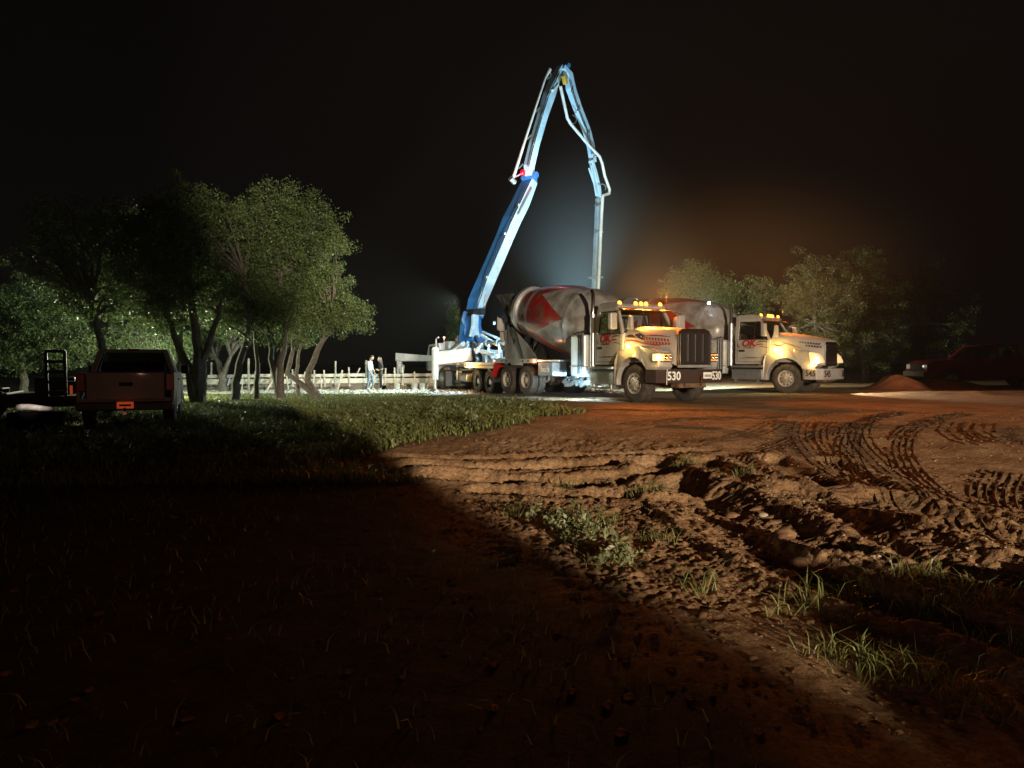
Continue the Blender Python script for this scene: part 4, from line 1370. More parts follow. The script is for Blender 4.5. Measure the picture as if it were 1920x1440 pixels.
def leaves(centers, rad_, per, size, m, parent, seed=0, flat=.8):
    r = np.random.RandomState(seed)
    C = np.repeat(np.array(centers), per, 0)
    Rr = np.repeat(np.array(rad_), per)
    n = len(C)
    d = r.normal(size=(n, 3)); d /= np.linalg.norm(d, axis=1)[:, None]
    pos = C + d * (Rr * (r.rand(n) ** .45))[:, None] * np.array([1, 1, flat])
    a = r.normal(size=(n, 3)); a /= np.linalg.norm(a, axis=1)[:, None]
    b = np.cross(a, r.normal(size=(n, 3))); b /= np.linalg.norm(b, axis=1)[:, None]
    s = size * (.55 + .9 * r.rand(n))[:, None]
    V = np.stack([pos - a * s, pos + b * s * .42 - a * s * .1, pos + a * s, pos - b * s * .42 + a * s * .1], 1).reshape(-1, 3)
    F = np.arange(n * 4).reshape(-1, 4)
    tone = np.clip(.45 + .25 * r.normal(size=n) + np.repeat(r.rand(len(centers)) * .5 - .25, per), 0, 1)
    return npmesh('crown', V, F, m, parent, attr={'leaf_tone': ('FACE', tone)})


def tree(name, base_px, top_pts, blobs, y, trunk_r, label, group=None, cat='tree', lm=None, n_cl=260, per=34, size=.085, dz=1.0, seed=1, bark=None, crad=.34):
    n_cl = int(n_cl * 1.08); size *= .60; per = int(per * 1.75)
    """base_px (px,py); top_pts: list of stem paths in px; blobs (px,py,rpx,rpy[,dy]) make the crown"""
    r = random.Random(seed)
    b = P(base_px[0], base_px[1], y); b.z = float(base_z(b.x, y)) - .05
    o = empty(name, b); tag(o, label, cat, group)
    pxm = y / FPX
    cs = []
    wts = [rx * ry for (_, _, rx, ry, *_r) in blobs]
    for _ in range(n_cl):
        bl = r.choices(blobs, wts)[0]
        dy = bl[4] if len(bl) > 4 else 0
        c = P(bl[0], bl[1], y) + Vector((0, dy, 0))
        v = Vector((r.gauss(0, 1), r.gauss(0, 1), r.gauss(0, 1))).normalized() * (r.random() ** .33) * (1.0 if r.random() < .82 else r.uniform(1.0, 1.3))
        rx, rz = bl[2] * pxm, bl[3] * pxm
        lump = 1 + .26 * math.sin(v.x * 7 + seed) * math.sin(v.z * 8 + seed * 2)
        p = c + Vector((v.x * rx, v.y * (rx + rz) / 2 * dz, v.z * rz)) * lump
        cs.append(p)
    t = MB()
    stems = []
    for k, path in enumerate(top_pts):
        pts = [Vector((0, 0, 0)) if k == 0 or len(path[0]) == 2 else Vector((0, 0, 0))]
        for i, q_ in enumerate(path):
            w = P(q_[0], q_[1], y + (q_[2] if len(q_) > 2 else 0)); pts.append(w - b)
        n = len(pts)
        # smooth the path
        fine = []
        for i in range(n - 1):
            for u in (0, .34, .67):
                p = pts[i].lerp(pts[i + 1], u)
                p += Vector((r.uniform(-1, 1), r.uniform(-1, 1), 0)) * trunk_r * .25 * (1 if i + u > 0 else 0)
                fine.append(p)
        fine.append(pts[-1])
        rk = trunk_r * (1 if k == 0 else .8)
        rs = [rk * (1.25 if i == 0 else 1 - .62 * i / (len(fine) - 1)) for i in range(len(fine))]
        t.tube(fine, rs, 9)
        stems += fine[len(fine) // 2:]
    # limbs from stems to leaf clusters
    for c in r.sample(cs, min(len(cs), 46)):
        e = c - b
        s0 = min(stems, key=lambda p: (p - e).length + (1.5 if p.z > e.z else 0))
        mid = s0.lerp(e, .5) + Vector((r.uniform(-.3, .3), r.uniform(-.3, .3), r.uniform(.0, .35)))
        t.tube([s0, s0.lerp(mid, .5) + Vector((0, 0, .06)), mid, mid.lerp(e, .55), e], [trunk_r * .30, trunk_r * .24, trunk_r * .18, trunk_r * .11, trunk_r * .05], 5)
    t.build('trunk', bark or BARK, o, smooth=True)
    cc = [tuple(c - b) for c in cs]
    rr_ = [crad * (.6 + .8 * r.random()) for _ in cs]
    lo = leaves(cc, rr_, per, size, lm or OAK, o, seed=seed)
    lo['kind'] = 'stuff'
    return o


GT = 'trees of the oak clump behind the pickup'
tree('oak_tree', (600, 738), [[(575, 712), (592, 660), (615, 625), (622, 600)], [(540, 700), (548, 655), (552, 610)]],
     [(600, 480, 58, 70), (630, 590, 62, 42), (655, 590, 42, 26), (585, 560, 60, 60)], 30.5, .16,
     'oak at the right edge of the clump, its slender trunk leaning right under bright leaves', GT, n_cl=420, per=40, seed=3, size=.075)
tree('oak_tree', (525, 742), [[(523, 700), (530, 660), (535, 600), (520, 480)], [(512, 690), (505, 640), (490, 560)]],
     [(515, 425, 62, 80), (560, 440, 66, 75), (500, 520, 72, 60), (520, 590, 70, 50)], 29.5, .19,
     'tallest lit oak of the clump with a pale double trunk', GT, n_cl=620, per=40, seed=4, size=.075)
tree('oak_tree', (440, 748), [[(445, 700), (458, 650), (470, 600), (460, 520)]],
     [(400, 440, 75, 72), (370, 520, 70, 60), (450, 560, 60, 46), (420, 590, 70, 36)], 28.5, .17,
     'dark oak leaning right, left of the pale double trunk', GT, n_cl=420, per=36, seed=5)
tree('oak_tree', (372, 762), [[(374, 715), (372, 660), (362, 600), (350, 480)], [(378, 690), (392, 640), (410, 590)], [(352, 690), (330, 640), (310, 590)]],
     [(340, 420, 70, 80), (290, 480, 70, 70), (350, 540, 80, 55), (300, 590, 60, 34)], 26.5, .24,
     'thick dark forked oak just right of the white pickup', GT, n_cl=480, per=36, seed=6)
tree('oak_tree', (338, 752), [[(335, 700), (340, 640), (330, 580)]],
     [(230, 460, 70, 78), (200, 540, 70, 50), (260, 560, 66, 44)], 27.5, .14,
     'thin straight oak between the pickup and the forked trunk', GT, n_cl=330, per=34, seed=7)
tree('oak_tree', (480, 742), [[(483, 700), (478, 640), (480, 590)]], [(470, 600, 40, 26), (480, 500, 50, 50)], 30.0, .12,
     'slim oak trunk between two thicker ones of the clump', GT, n_cl=120, per=36, seed=8)
tree('oak_tree', (418, 735), [[(418, 712), (414, 700), (405, 672)], [(420, 700), (432, 668)]], [(415, 615, 66, 26), (350, 630, 50, 24)], 37.0, .26,
     'bright forked oak trunk lit white behind the clump', GT, n_cl=140, per=36, seed=9)
tree('oak_tree', (560, 738), [[(556, 700), (560, 660), (575, 620)]], [(560, 625, 40, 20)], 31.5, .10,
     'thin oak stem between the pale double trunk and the leaning one', GT, n_cl=50, per=34, seed=10)
tree('oak_tree', (200, 760), [[(198, 700), (190, 640), (170, 570)]], [(130, 430, 80, 60), (100, 500, 80, 50), (170, 560, 80, 40)], 25.5, .2,
     'unlit oak standing behind the pickup roof, mostly lost in the dark', GT, n_cl=170, per=30, seed=12)
tree('leafy_tree', (45, 750), [[(42, 700), (40, 640), (30, 560)]],
     [(30, 570, 66, 48), (90, 610, 60, 40), (130, 650, 44, 36), (40, 650, 70, 48), (160, 640, 30, 16)], 33.0, .2,
     'bright green tree at the left edge above the trailer ramp', cat='tree', lm=SHRUB, n_cl=520, per=38, seed=13, size=.09)
tree('leafy_tree', (300, 745), [[(300, 700), (296, 650)]], [(270, 640, 70, 26), (230, 630, 40, 24), (330, 660, 40, 40)], 34.0, .12,
     'low greenish tree seen over the pickup cab', n_cl=170, per=34, seed=14, lm=SHRUB)
tree('juniper_tree', (850, 700), [[(850, 660), (850, 620), (850, 585)]], [(850, 590, 8, 18), (850, 612, 12, 18), (852, 635, 15, 18)], 48.0, .10,
     'small narrow juniper behind the pump truck', n_cl=150, per=30, size=.09, seed=15, crad=.3, lm=SHRUB)
tree('elm_tree', (1320, 720), [[(1318, 660), (1310, 600), (1300, 560)], [(1335, 650), (1350, 590)]],
     [(1300, 530, 44, 34), (1345, 555, 40, 36), (1270, 545, 28, 26), (1330, 600, 50, 36)], 46.0, .2,
     'pale lit tree directly behind the drum of truck 545', n_cl=420, per=36, size=.11, seed=16, lm=SHRUB, crad=.5)
tree('sapling', (1425, 720), [[(1425, 640), (1424, 580), (1430, 520)]], [(1425, 540, 34, 34), (1420, 580, 30, 30)], 44.0, .07,
     'thin wispy sapling above the cab of truck 545', n_cl=70, per=26, size=.10, seed=17, lm=SHRUB)
tree('cedar_tree', (1530, 725), [[(1532, 660), (1528, 590), (1520, 520)]],
     [(1520, 530, 44, 44), (1500, 560, 36, 40), (1570, 560, 50, 60), (1540, 640, 70, 50)], 40.0, .2,
     'greenish bushy tree beyond the sloping hood of truck 545', n_cl=520, per=60, size=.072, seed=18, lm=SHRUB2)
tree('cedar_tree', (1625, 725), [[(1620, 640), (1615, 560), (1610, 500)]],
     [(1605, 510, 44, 44), (1640, 570, 60, 60), (1620, 650, 70, 46)], 42.0, .2,
     'dim brown-lit tree between the bushy tree and the red pickup', n_cl=420, per=56, size=.075, seed=19)
tree('cedar_tree', (1730, 720), [[(1725, 640), (1722, 570)]], [(1715, 560, 50, 60), (1760, 610, 60, 60), (1700, 650, 50, 40)], 45.0, .2,
     'nearly black tree rising behind the red pickup', n_cl=330, per=34, size=.075, seed=20)


# ------------------------------------------------------------------ grass
def blades(P0, hgt, wid, lean, m, parent=None, name='grass', seed=0):
    r = np.random.RandomState(seed)
    n = len(P0)
    az = r.rand(n) * 2 * PI
    d = np.stack([np.cos(az), np.sin(az), np.zeros(n)], 1)
    az2 = r.rand(n) * 2 * PI
    sd = np.stack([np.cos(az2), np.sin(az2), np.zeros(n)], 1)
    h = hgt * (.5 + .8 * r.rand(n)); l = h * lean * (.3 + r.rand(n))
    w = wid * (.6 + .8 * r.rand(n))
    up = np.array([0, 0, 1.0])
    b = P0
    m1 = b + up * (h * .55)[:, None] + d * (l * .3)[:, None]
    tp = b + up * h[:, None] * (1 - .25 * lean) + d * l[:, None]
    V = np.stack([b - sd * w[:, None], b + sd * w[:, None], m1 + sd * (w * .8)[:, None], m1 - sd * (w * .8)[:, None], tp], 1).reshape(-1, 3)
    k = np.arange(n)[:, None] * 5
    F = np.concatenate([k + np.array([0, 1, 2]), k + np.array([0, 2, 3]), k + np.array([3, 2, 4])], 0)
    tone = np.tile(np.clip(.5 + .28 * r.normal(size=n), 0, 1), 3)
    return npmesh(name, V, F, m, parent, attr={'leaf_tone': ('FACE', tone)})


GRASS = leaf_mat('grass_blade', (.09, .105, .032), (.25, .28, .10))
WEED = leaf_mat('weed_leaf', (.10, .12, .05), (.30, .32, .17))
# open field, lit wedge between the clump and the yard
N0 = 210000
gx = nrs.rand(N0) * 22 - 19; gy = 9.5 + (nrs.rand(N0) ** 1.25) * 25
g_, p_ = masks(gx, gy)
dens = g_ * (0.30 + 1.2 * np.clip(vn(gx * 1.3, gy * 1.3, 21) + .45, 0, 1)) * np.where(gx < -.42 * gy + 3.0 - 3.2, .33, 1.0)
keep = nrs.rand(N0) < dens
gx, gy = gx[keep], gy[keep]
hh = .10 + .15 * np.clip(vn(gx * .9, gy * .9, 22) + .4, 0, 1)
hh *= 1 - .6 * sst(gy, 24, 30)
gz = height(gx, gy)
o = blades(np.stack([gx, gy, gz - .01], 1), hh, .006 + .00042 * gy, .8, GRASS, seed=1)
tag(o, 'rough grass growing on the field left of the yard', 'grass', kind='stuff')
# weeds with broad leaves scattered in it
wc = []
for _ in range(260):
    x = rnd.uniform(-10, 1.2); y = rnd.uniform(12, 24)
    if float(masks(np.array([x]), np.array([y]))[0][0]) > .6: wc.append((x, y, hz(x, y) + .12))
o = leaves(wc, [.16] * len(wc), 16, .045, WEED, None, seed=31)
o.name = 'weeds'; tag(o, 'broad-leaved weeds scattered through the lit grass', 'weeds', kind='stuff')
# dark foreground grass, sparse
N1 = 13000
gx = nrs.rand(N1) * 12 - 8; gy = 2.6 + nrs.rand(N1) * 8
g_, p_ = masks(gx, gy)
keep = nrs.rand(N1) < g_ * (.25 + np.clip(vn(gx * 1.6, gy * 1.6, 25) + .3, 0, 1)) * .6
gx, gy = gx[keep], gy[keep]
o = blades(np.stack([gx, gy, height(gx, gy) - .01], 1), np.full(len(gx), .11), .004, .9, GRASS, seed=2)
tag(o, 'thin dark grass on the unlit ground in front of the camera', 'grass', kind='stuff')
# sparse blades on the dirt
N2 = 15000
gx = nrs.rand(N2) * 12 - 1.5; gy = 3 + nrs.rand(N2) * 13
cl = np.clip(vn(gx * .8, gy * .8, 41) * 1.8 + vn(gx * 3, gy * 3, 42) - .42, 0, 1) * (1 - sst(gy, 7, 13) * .85)
keep = (nrs.rand(N2) < cl)
gx, gy = gx[keep], gy[keep]
o = blades(np.stack([gx, gy, height(gx, gy) - .01], 1), np.full(len(gx), .07), .003, 1.1, GRASS, seed=3)
tag(o, 'short scattered grass sprouting from the churned dirt', 'grass', kind='stuff')

# single tufts one can point to
tufts = [
    (1212, 925, 60, .26, 'pale upright grass tuft at the top of the widest rut'),
    (1246, 915, 30, .22, 'small pale tuft just right of the tuft at the top of the widest rut'),
    (1136, 975, 40, .20, 'thin tuft above the big leafy weed clump'),
    (1240, 1005, 60, .18, 'low spreading tuft right of the leafy weed clump'),
    (1020, 960, 80, .22, 'tall dense tuft at the lit edge left of the leafy weed clump'),
    (960, 955, 40, .30, 'sparse tall stems at the lit edge, farthest left'),
    (1062, 900, 40, .26, 'lone tuft standing among the dark ruts'),
    (1310, 1105, 26, .30, 'tuft of wide crossed blades on the red dirt'),
    (1586, 1105, 60, .16, 'round bristly tuft on the lower dirt slope'),
    (1630, 1095, 70, .22, 'upright tuft right of the round bristly one'),
    (1520, 1125, 26, .24, 'thin V-shaped tuft on the lower dirt slope'),
    (1482, 1145, 20, .22, 'sparse bent tuft left of the V-shaped one'),
    (1590, 1155, 26, .12, 'little flat tuft below the round bristly one'),
    (1718, 1085, 60, .24, 'green tuft near the right edge of the ruts'),
    (1765, 1130, 110, .24, 'dense green tuft below the ruts at the right'),
    (1570, 1225, 70, .17, 'left end clump of the long grass band at lower right'),
    (1650, 1250, 100, .19, 'middle clump of the long grass band at lower right'),
    (1740, 1262, 110, .19, 'right clump of the long grass band at lower right'),
    (1850, 1310, 80, .16, 'dim clump in the bottom right corner'),
    (1905, 1200, 90, .22, 'tuft cut by the right edge of the picture'),
    (1860, 1130, 30, .16, 'small tuft on the pebbly bank at the right'),
    (1400, 885, 60, .16, 'short weedy tuft at the head of the parallel ruts'),
    (1290, 870, 90, .16, 'green tuft on the rim above the widest rut'),
]
for i, (px, py, n, h, lb) in enumerate(tufts):
    g = Gp(px, py + 8)
    sp = .055 + .0009 * n
    xs = g[0] + nrs.normal(size=n) * sp; ys = g[1] + nrs.normal(size=n) * sp * .7
    zs = height(xs, ys); zc = float(zs.mean())
    P0 = np.stack([xs - g[0], ys - g[1], zs - zc - .01], 1)
    o = blades(P0, np.full(n, h * .85), .0036, 1.0, GRASS, seed=50 + i, name='grass_tuft')
    o.location = (g[0], g[1], zc)
    tag(o, lb, 'grass tuft', 'grass tufts on the dirt')
for i, (px, py, n, rr, lb) in enumerate([(1060, 985, 24, .22, 'large leafy weed clump at the lit edge of the dirt'),
                                         (1105, 1000, 14, .13, 'smaller leafy weed clump joining the large one on its right'),
                                         (692, 828, 22, .24, 'pale leafy weed at the shadow edge in the field'),
                                         (650, 800, 18, .22, 'green weed at the shadow edge above the pale one'),
                                         (1150, 1050, 14, .12, 'small leafy weed on the pebbly dirt at the shadow edge')]):
    g = Gp(px, py + 8); z = hz(g[0], g[1])
    cs = [(rnd.gauss(0, rr), rnd.gauss(0, rr * .6), .04 + abs(rnd.gauss(0, .09))) for _ in range(n)]
    o = leaves(cs, [.09] * n, 16, .030, WEED, None, seed=80 + i)
    o.name = 'weed_plant'; o.location = (g[0], g[1], z)
    tag(o, lb, 'weed')

# ------------------------------------------------------------------ clods, stones and tread lugs on the yard
rock = [(-1, -1, -.6), (1, -.8, -.7), (.9, 1, -.5), (-.8, .9, -.6), (-.7, -.6, .6), (.8, -.7, .5), (.6, .7, .7), (-.7, .6, .5)]
rockF = np.array([(0, 3, 2, 1), (4, 5, 6, 7), (0, 1, 5, 4), (1, 2, 6, 5), (2, 3, 7, 6), (3, 0, 4, 7)])
rockV = np.array(rock)


def rocks(name, x, y, s, m, seed=0, sink=.2):
    r = np.random.RandomState(seed); n = len(x)
    z = height(x, y)
    th = r.rand(n) * 2 * PI
    V = rockV[None] * (1 + .35 * r.normal(size=(n, 8, 3)))
    V = V * s[:, None, None] * np.array([1, .8, .65])
    c, q = np.cos(th)[:, None], np.sin(th)[:, None]
    X = V[:, :, 0] * c - V[:, :, 1] * q; Y = V[:, :, 0] * q + V[:, :, 1] * c
    V = np.stack([X + x[:, None], Y + y[:, None], V[:, :, 2] + (z + s * sink)[:, None]], 2).reshape(-1, 3)
    F = (np.arange(n)[:, None, None] * 8 + rockF[None]).reshape(-1, 4)
    return npmesh(name, V, F, m, smooth=False)


CLOD = mat('dirt_clod', (.22, .125, .07), .95, var=.5, scale=9, col2=(.12, .06, .032), spec=.1)
PALES = mat('pale_stone', (.40, .32, .24), .85, var=.5, scale=7, col2=(.22, .15, .1))
n = 30000
x = nrs.rand(n) * 18 - 4; y = 3.2 + 15 * nrs.rand(n) ** 1.2
g_, p_ = masks(x, y)
rz_ = np.clip(vn(x * .9, y * .9, 61) + .4, 0, 1)
k = (nrs.rand(n) < rz_ * (1 - g_ * .9) * (1.1 - .8 * sst(y, 9, 15))) & (np.abs(x) < .72 * y + .3)
x, y = x[k], y[k]
o = rocks('dirt_clods', x, y, .008 + .022 * nrs.rand(len(x)) ** 3, CLOD, 1)
tag(o, 'loose dirt clods over the churned ground', 'dirt clods', kind='stuff')
n = 9000
x = nrs.rand(n) * 12; y = 3.2 + 8 * nrs.rand(n)
k = (nrs.rand(n) < np.clip(vn(x * .7, y * .7, 63) * 2.5, 0, 1)) & (x < .72 * y + .3) & (x > .9 - .3 * (y - 5.5))
x, y = x[k], y[k]
o = rocks('pebbles', x, y, .008 + .014 * nrs.rand(len(x)) ** 2, PALES, 2)
tag(o, 'pale pebbles on the red dirt bank', 'pebbles', kind='stuff')
# rubble on the pale pad and along the slab edge
n = 5000
x = nrs.rand(n) * 22 - 17; y = 34.5 + 5 * nrs.rand(n) + .5 * np.sin(x)
o = rocks('rubble', x, y, .03 + .09 * nrs.rand(n) ** 3, mat('pale_rubble', (.55, .53, .48), .9, var=.4, scale=6), 3)
tag(o, 'pale rubble along the slab edge', 'rubble', kind='stuff')
for i, (px, py, s, lb) in enumerate([(1472, 1018, .09, 'large lit dirt lump between the wide ruts'), (1430, 975, .05, 'pale round stone beside the lit dirt lump'),
                                     (1372, 965, .08, 'dirt lump on the ridge above the pale round stone'), (1228, 850, .08, 'rounded clod at the end of the level ruts'),
                                     (1500, 1050, .08, 'flat dirt lump below the large lit one')]):
    g = Gp(px, py)
    bm = bmesh.new(); bmesh.ops.create_icosphere(bm, subdivisions=3, radius=s)
    for v in bm.verts:
        f = 1 + .35 * float(vn(np.array([v.co.x * 14 + i * 5]), np.array([v.co.y * 14 + v.co.z * 20]), 70)[0])
        v.co *= f; v.co.z *= .65
    me = bpy.data.meshes.new('dirt_lump'); bm.to_mesh(me); bm.free(); me.materials.append(CLOD if i != 1 else PALES)
    o = bpy.data.objects.new('dirt_lump', me); link(o); o.location = (g[0], g[1], hz(*g) + s * .35)
    tag(o, lb, 'dirt lump')

# tyre tracks: chevron lugs and ribs pressed up along curved lanes
# two passes: first gather positions, then heights in one call
store = []
def track2(pts, width, seed, gap=.085, hmul=1.0):
    r = random.Random(seed)
    w = [Gp(*p) for p in pts]
    pp = []
    for i in range(len(w) - 1):
        p0 = w[max(i - 1, 0)]; p1 = w[i]; p2 = w[i + 1]; p3 = w[min(i + 2, len(w) - 1)]
        nseg = max(2, int(np.hypot(*(p2 - p1)) / gap))
        for k in range(nseg):
            t = k / nseg
            pp.append(.5 * ((2 * p1) + (-p0 + p2) * t + (2 * p0 - 5 * p1 + 4 * p2 - p3) * t * t + (-p0 + 3 * p1 - 3 * p2 + p3) * t ** 3))
    for i in range(len(pp) - 1):
        d = pp[i + 1] - pp[i]; L = np.hypot(*d)
        if L < 1e-5: continue
        d = d / L; nn = np.array([-d[1], d[0]])
        if r.random() < .14: continue
        for sgn in (-1, 1):
            a = pp[i] + nn * sgn * width * .03
            b = pp[i] + nn * sgn * width * (.44 + .08 * r.random()) + d * .05
            store.append((a, b, d, (.009 + .011 * r.random()) * hmul))


def ribs(pts, width, n, seed, hmul=1.0):
    """ribbed highway tread: parallel thin ridges along the lane"""
    r = random.Random(seed)
    w = [Gp(*p) for p in pts]
    pp = []
    for i in range(len(w) - 1):
        p0 = w[max(i - 1, 0)]; p1 = w[i]; p2 = w[i + 1]; p3 = w[min(i + 2, len(w) - 1)]
        nseg = max(2, int(np.hypot(*(p2 - p1)) / .16))
        for k in range(nseg):
            t = k / nseg
            pp.append(.5 * ((2 * p1) + (-p0 + p2) * t + (2 * p0 - 5 * p1 + 4 * p2 - p3) * t * t + (-p0 + 3 * p1 - 3 * p2 + p3) * t ** 3))
    for j in range(n):
        o_ = (j / (n - 1) - .5) * width
        for i in range(len(pp) - 2):
            if r.random() < .12: continue
            d = pp[i + 1] - pp[i]; L = np.hypot(*d)
            if L < 1e-5: continue
            d = d / L; nn = np.array([-d[1], d[0]])
            d2 = pp[i + 2] - pp[i + 1]; d2 = d2 / max(np.hypot(*d2), 1e-6); n2 = np.array([-d2[1], d2[0]])
            store.append((pp[i] + nn * o_, pp[i + 1] + n2 * o_, nn, (.009 + .013 * r.random()) * hmul))


ribs([(1700, 1000), (1640, 930), (1600, 880), (1590, 830), (1620, 790), (1700, 775)], .36, 5, 21)
ribs([(1860, 1000), (1760, 930), (1700, 870), (1690, 825), (1730, 792), (1820, 776)], .36, 5, 22)
ribs([(1380, 868), (1440, 840), (1520, 815), (1640, 800), (1800, 800)], .34, 5, 23)
ribs([(1500, 850), (1420, 820), (1330, 806), (1200, 800)], .34, 5, 24, .8)
track2([(1478, 792), (1478, 815), (1500, 845), (1540, 885), (1600, 930), (1680, 985)], .45, 1)
ribs([(1512, 790), (1505, 812), (1520, 840), (1560, 880), (1640, 925)], .34, 4, 2)
ribs([(1560, 790), (1552, 815), (1570, 850), (1610, 890), (1690, 940)], .40, 5, 3)
track2([(1600, 795), (1598, 820), (1615, 850), (1660, 890), (1730, 930)], .42, 4)
ribs([(1620, 792), (1612, 815), (1640, 850), (1700, 900), (1790, 950)], .34, 4, 5)
ribs([(1800, 790), (1790, 805), (1815, 825), (1860, 840)], .5, 4, 6)
ribs([(1840, 790), (1836, 805), (1860, 822), (1900, 832)], .5, 4, 7)
track2([(1900, 800), (1890, 812), (1905, 830), (1960, 840)], .5, 8)
ribs([(1870, 880), (1850, 910), (1855, 940), (1880, 960)], .34, 5, 9)
ribs([(1910, 885), (1895, 915), (1900, 945), (1930, 965)], .30, 4, 10)
track2([(1310, 905), (1420, 960), (1540, 1015), (1700, 1065), (1900, 1120)], .34, 11, hmul=1.2)
track2([(1640, 985), (1740, 1030), (1860, 1075), (2000, 1120)], .30, 12, hmul=1.3)
ribs([(1180, 800), (1260, 790), (1360, 785), (1500, 778)], .5, 5, 13, .7)
ribs([(1000, 775), (1100, 770), (1220, 772), (1380, 768)], .5, 5, 14, .6)
ribs([(1300, 830), (1400, 815), (1440, 800), (1480, 785)], .4, 4, 15, .8)
Aa = np.array([s[0] for s in store]); Bb = np.array([s[1] for s in store]); Dd = np.array([s[2] for s in store]); Hh = np.array([s[3] for s in store])
za = height(Aa[:, 0], Aa[:, 1]); zb = height(Bb[:, 0], Bb[:, 1])
hwid = .018
def v3(p, z): return np.concatenate([p, z[:, None]], 1)
VV = np.stack([v3(Aa - Dd * hwid * 1.3, za - .02), v3(Aa + Dd * hwid * 1.3, za - .02), v3(Aa, za + Hh), v3(Bb - Dd * hwid * 1.3, zb - .02), v3(Bb + Dd * hwid * 1.3, zb - .02), v3(Bb, zb + Hh * .8)], 1).reshape(-1, 3)
kk = np.arange(len(Aa))[:, None] * 6
FF = np.concatenate([kk + np.array([0, 3, 5, 2]), kk + np.array([1, 2, 5, 4])], 0)
TRK = mat('track_dirt', (.24, .135, .075), .95, var=.4, scale=7, col2=(.14, .075, .04), spec=.1)
o = npmesh('tyre_tracks', VV, FF, TRK)
tag(o, 'ridged tyre tracks curving across the dirt yard', 'tyre tracks', kind='stuff')

# ------------------------------------------------------------------ dirt mound, red pickup
g = (15.8, 31.5)
nm = 40
Vm = []; Fm = []
for i in range(nm):
    for j in range(nm):
        u = (i / (nm - 1) - .5) * 2; v = (j / (nm - 1) - .5) * 2
        h = .62 * math.exp(-((u + .35) / .22) ** 2 - (v / .5) ** 2) + .48 * math.exp(-((u - .25) / .42) ** 2 - ((v - .1) / .5) ** 2)
        h *= 1 + .16 * float(vn(np.array([u * 9]), np.array([v * 9]), 90)[0])
        edge = max(abs(u), abs(v))
        h = h * (1 - sst(edge, .8, 1.0)) - .06 * sst(edge, .8, 1.)
        Vm.append((u * 3.6, v * 1.8, h))
for i in range(nm - 1):
    for j in range(nm - 1):
        a = i * nm + j; Fm.append((a, a + nm, a + nm + 1, a + 1))
mo = npmesh('dirt_mound', np.array(Vm), np.array(Fm), mat('red_dirt_pile', (.34, .12, .05), .95, var=.4, scale=3, col2=(.22, .07, .03), bump=.6, bscale=14, spec=.1), smooth=True)
mo.location = (17.2, 32.0, float(base_z(17, 32)) - .02)
tag(mo, 'low mound of reddish dirt in front of the red pickup', 'dirt mound')


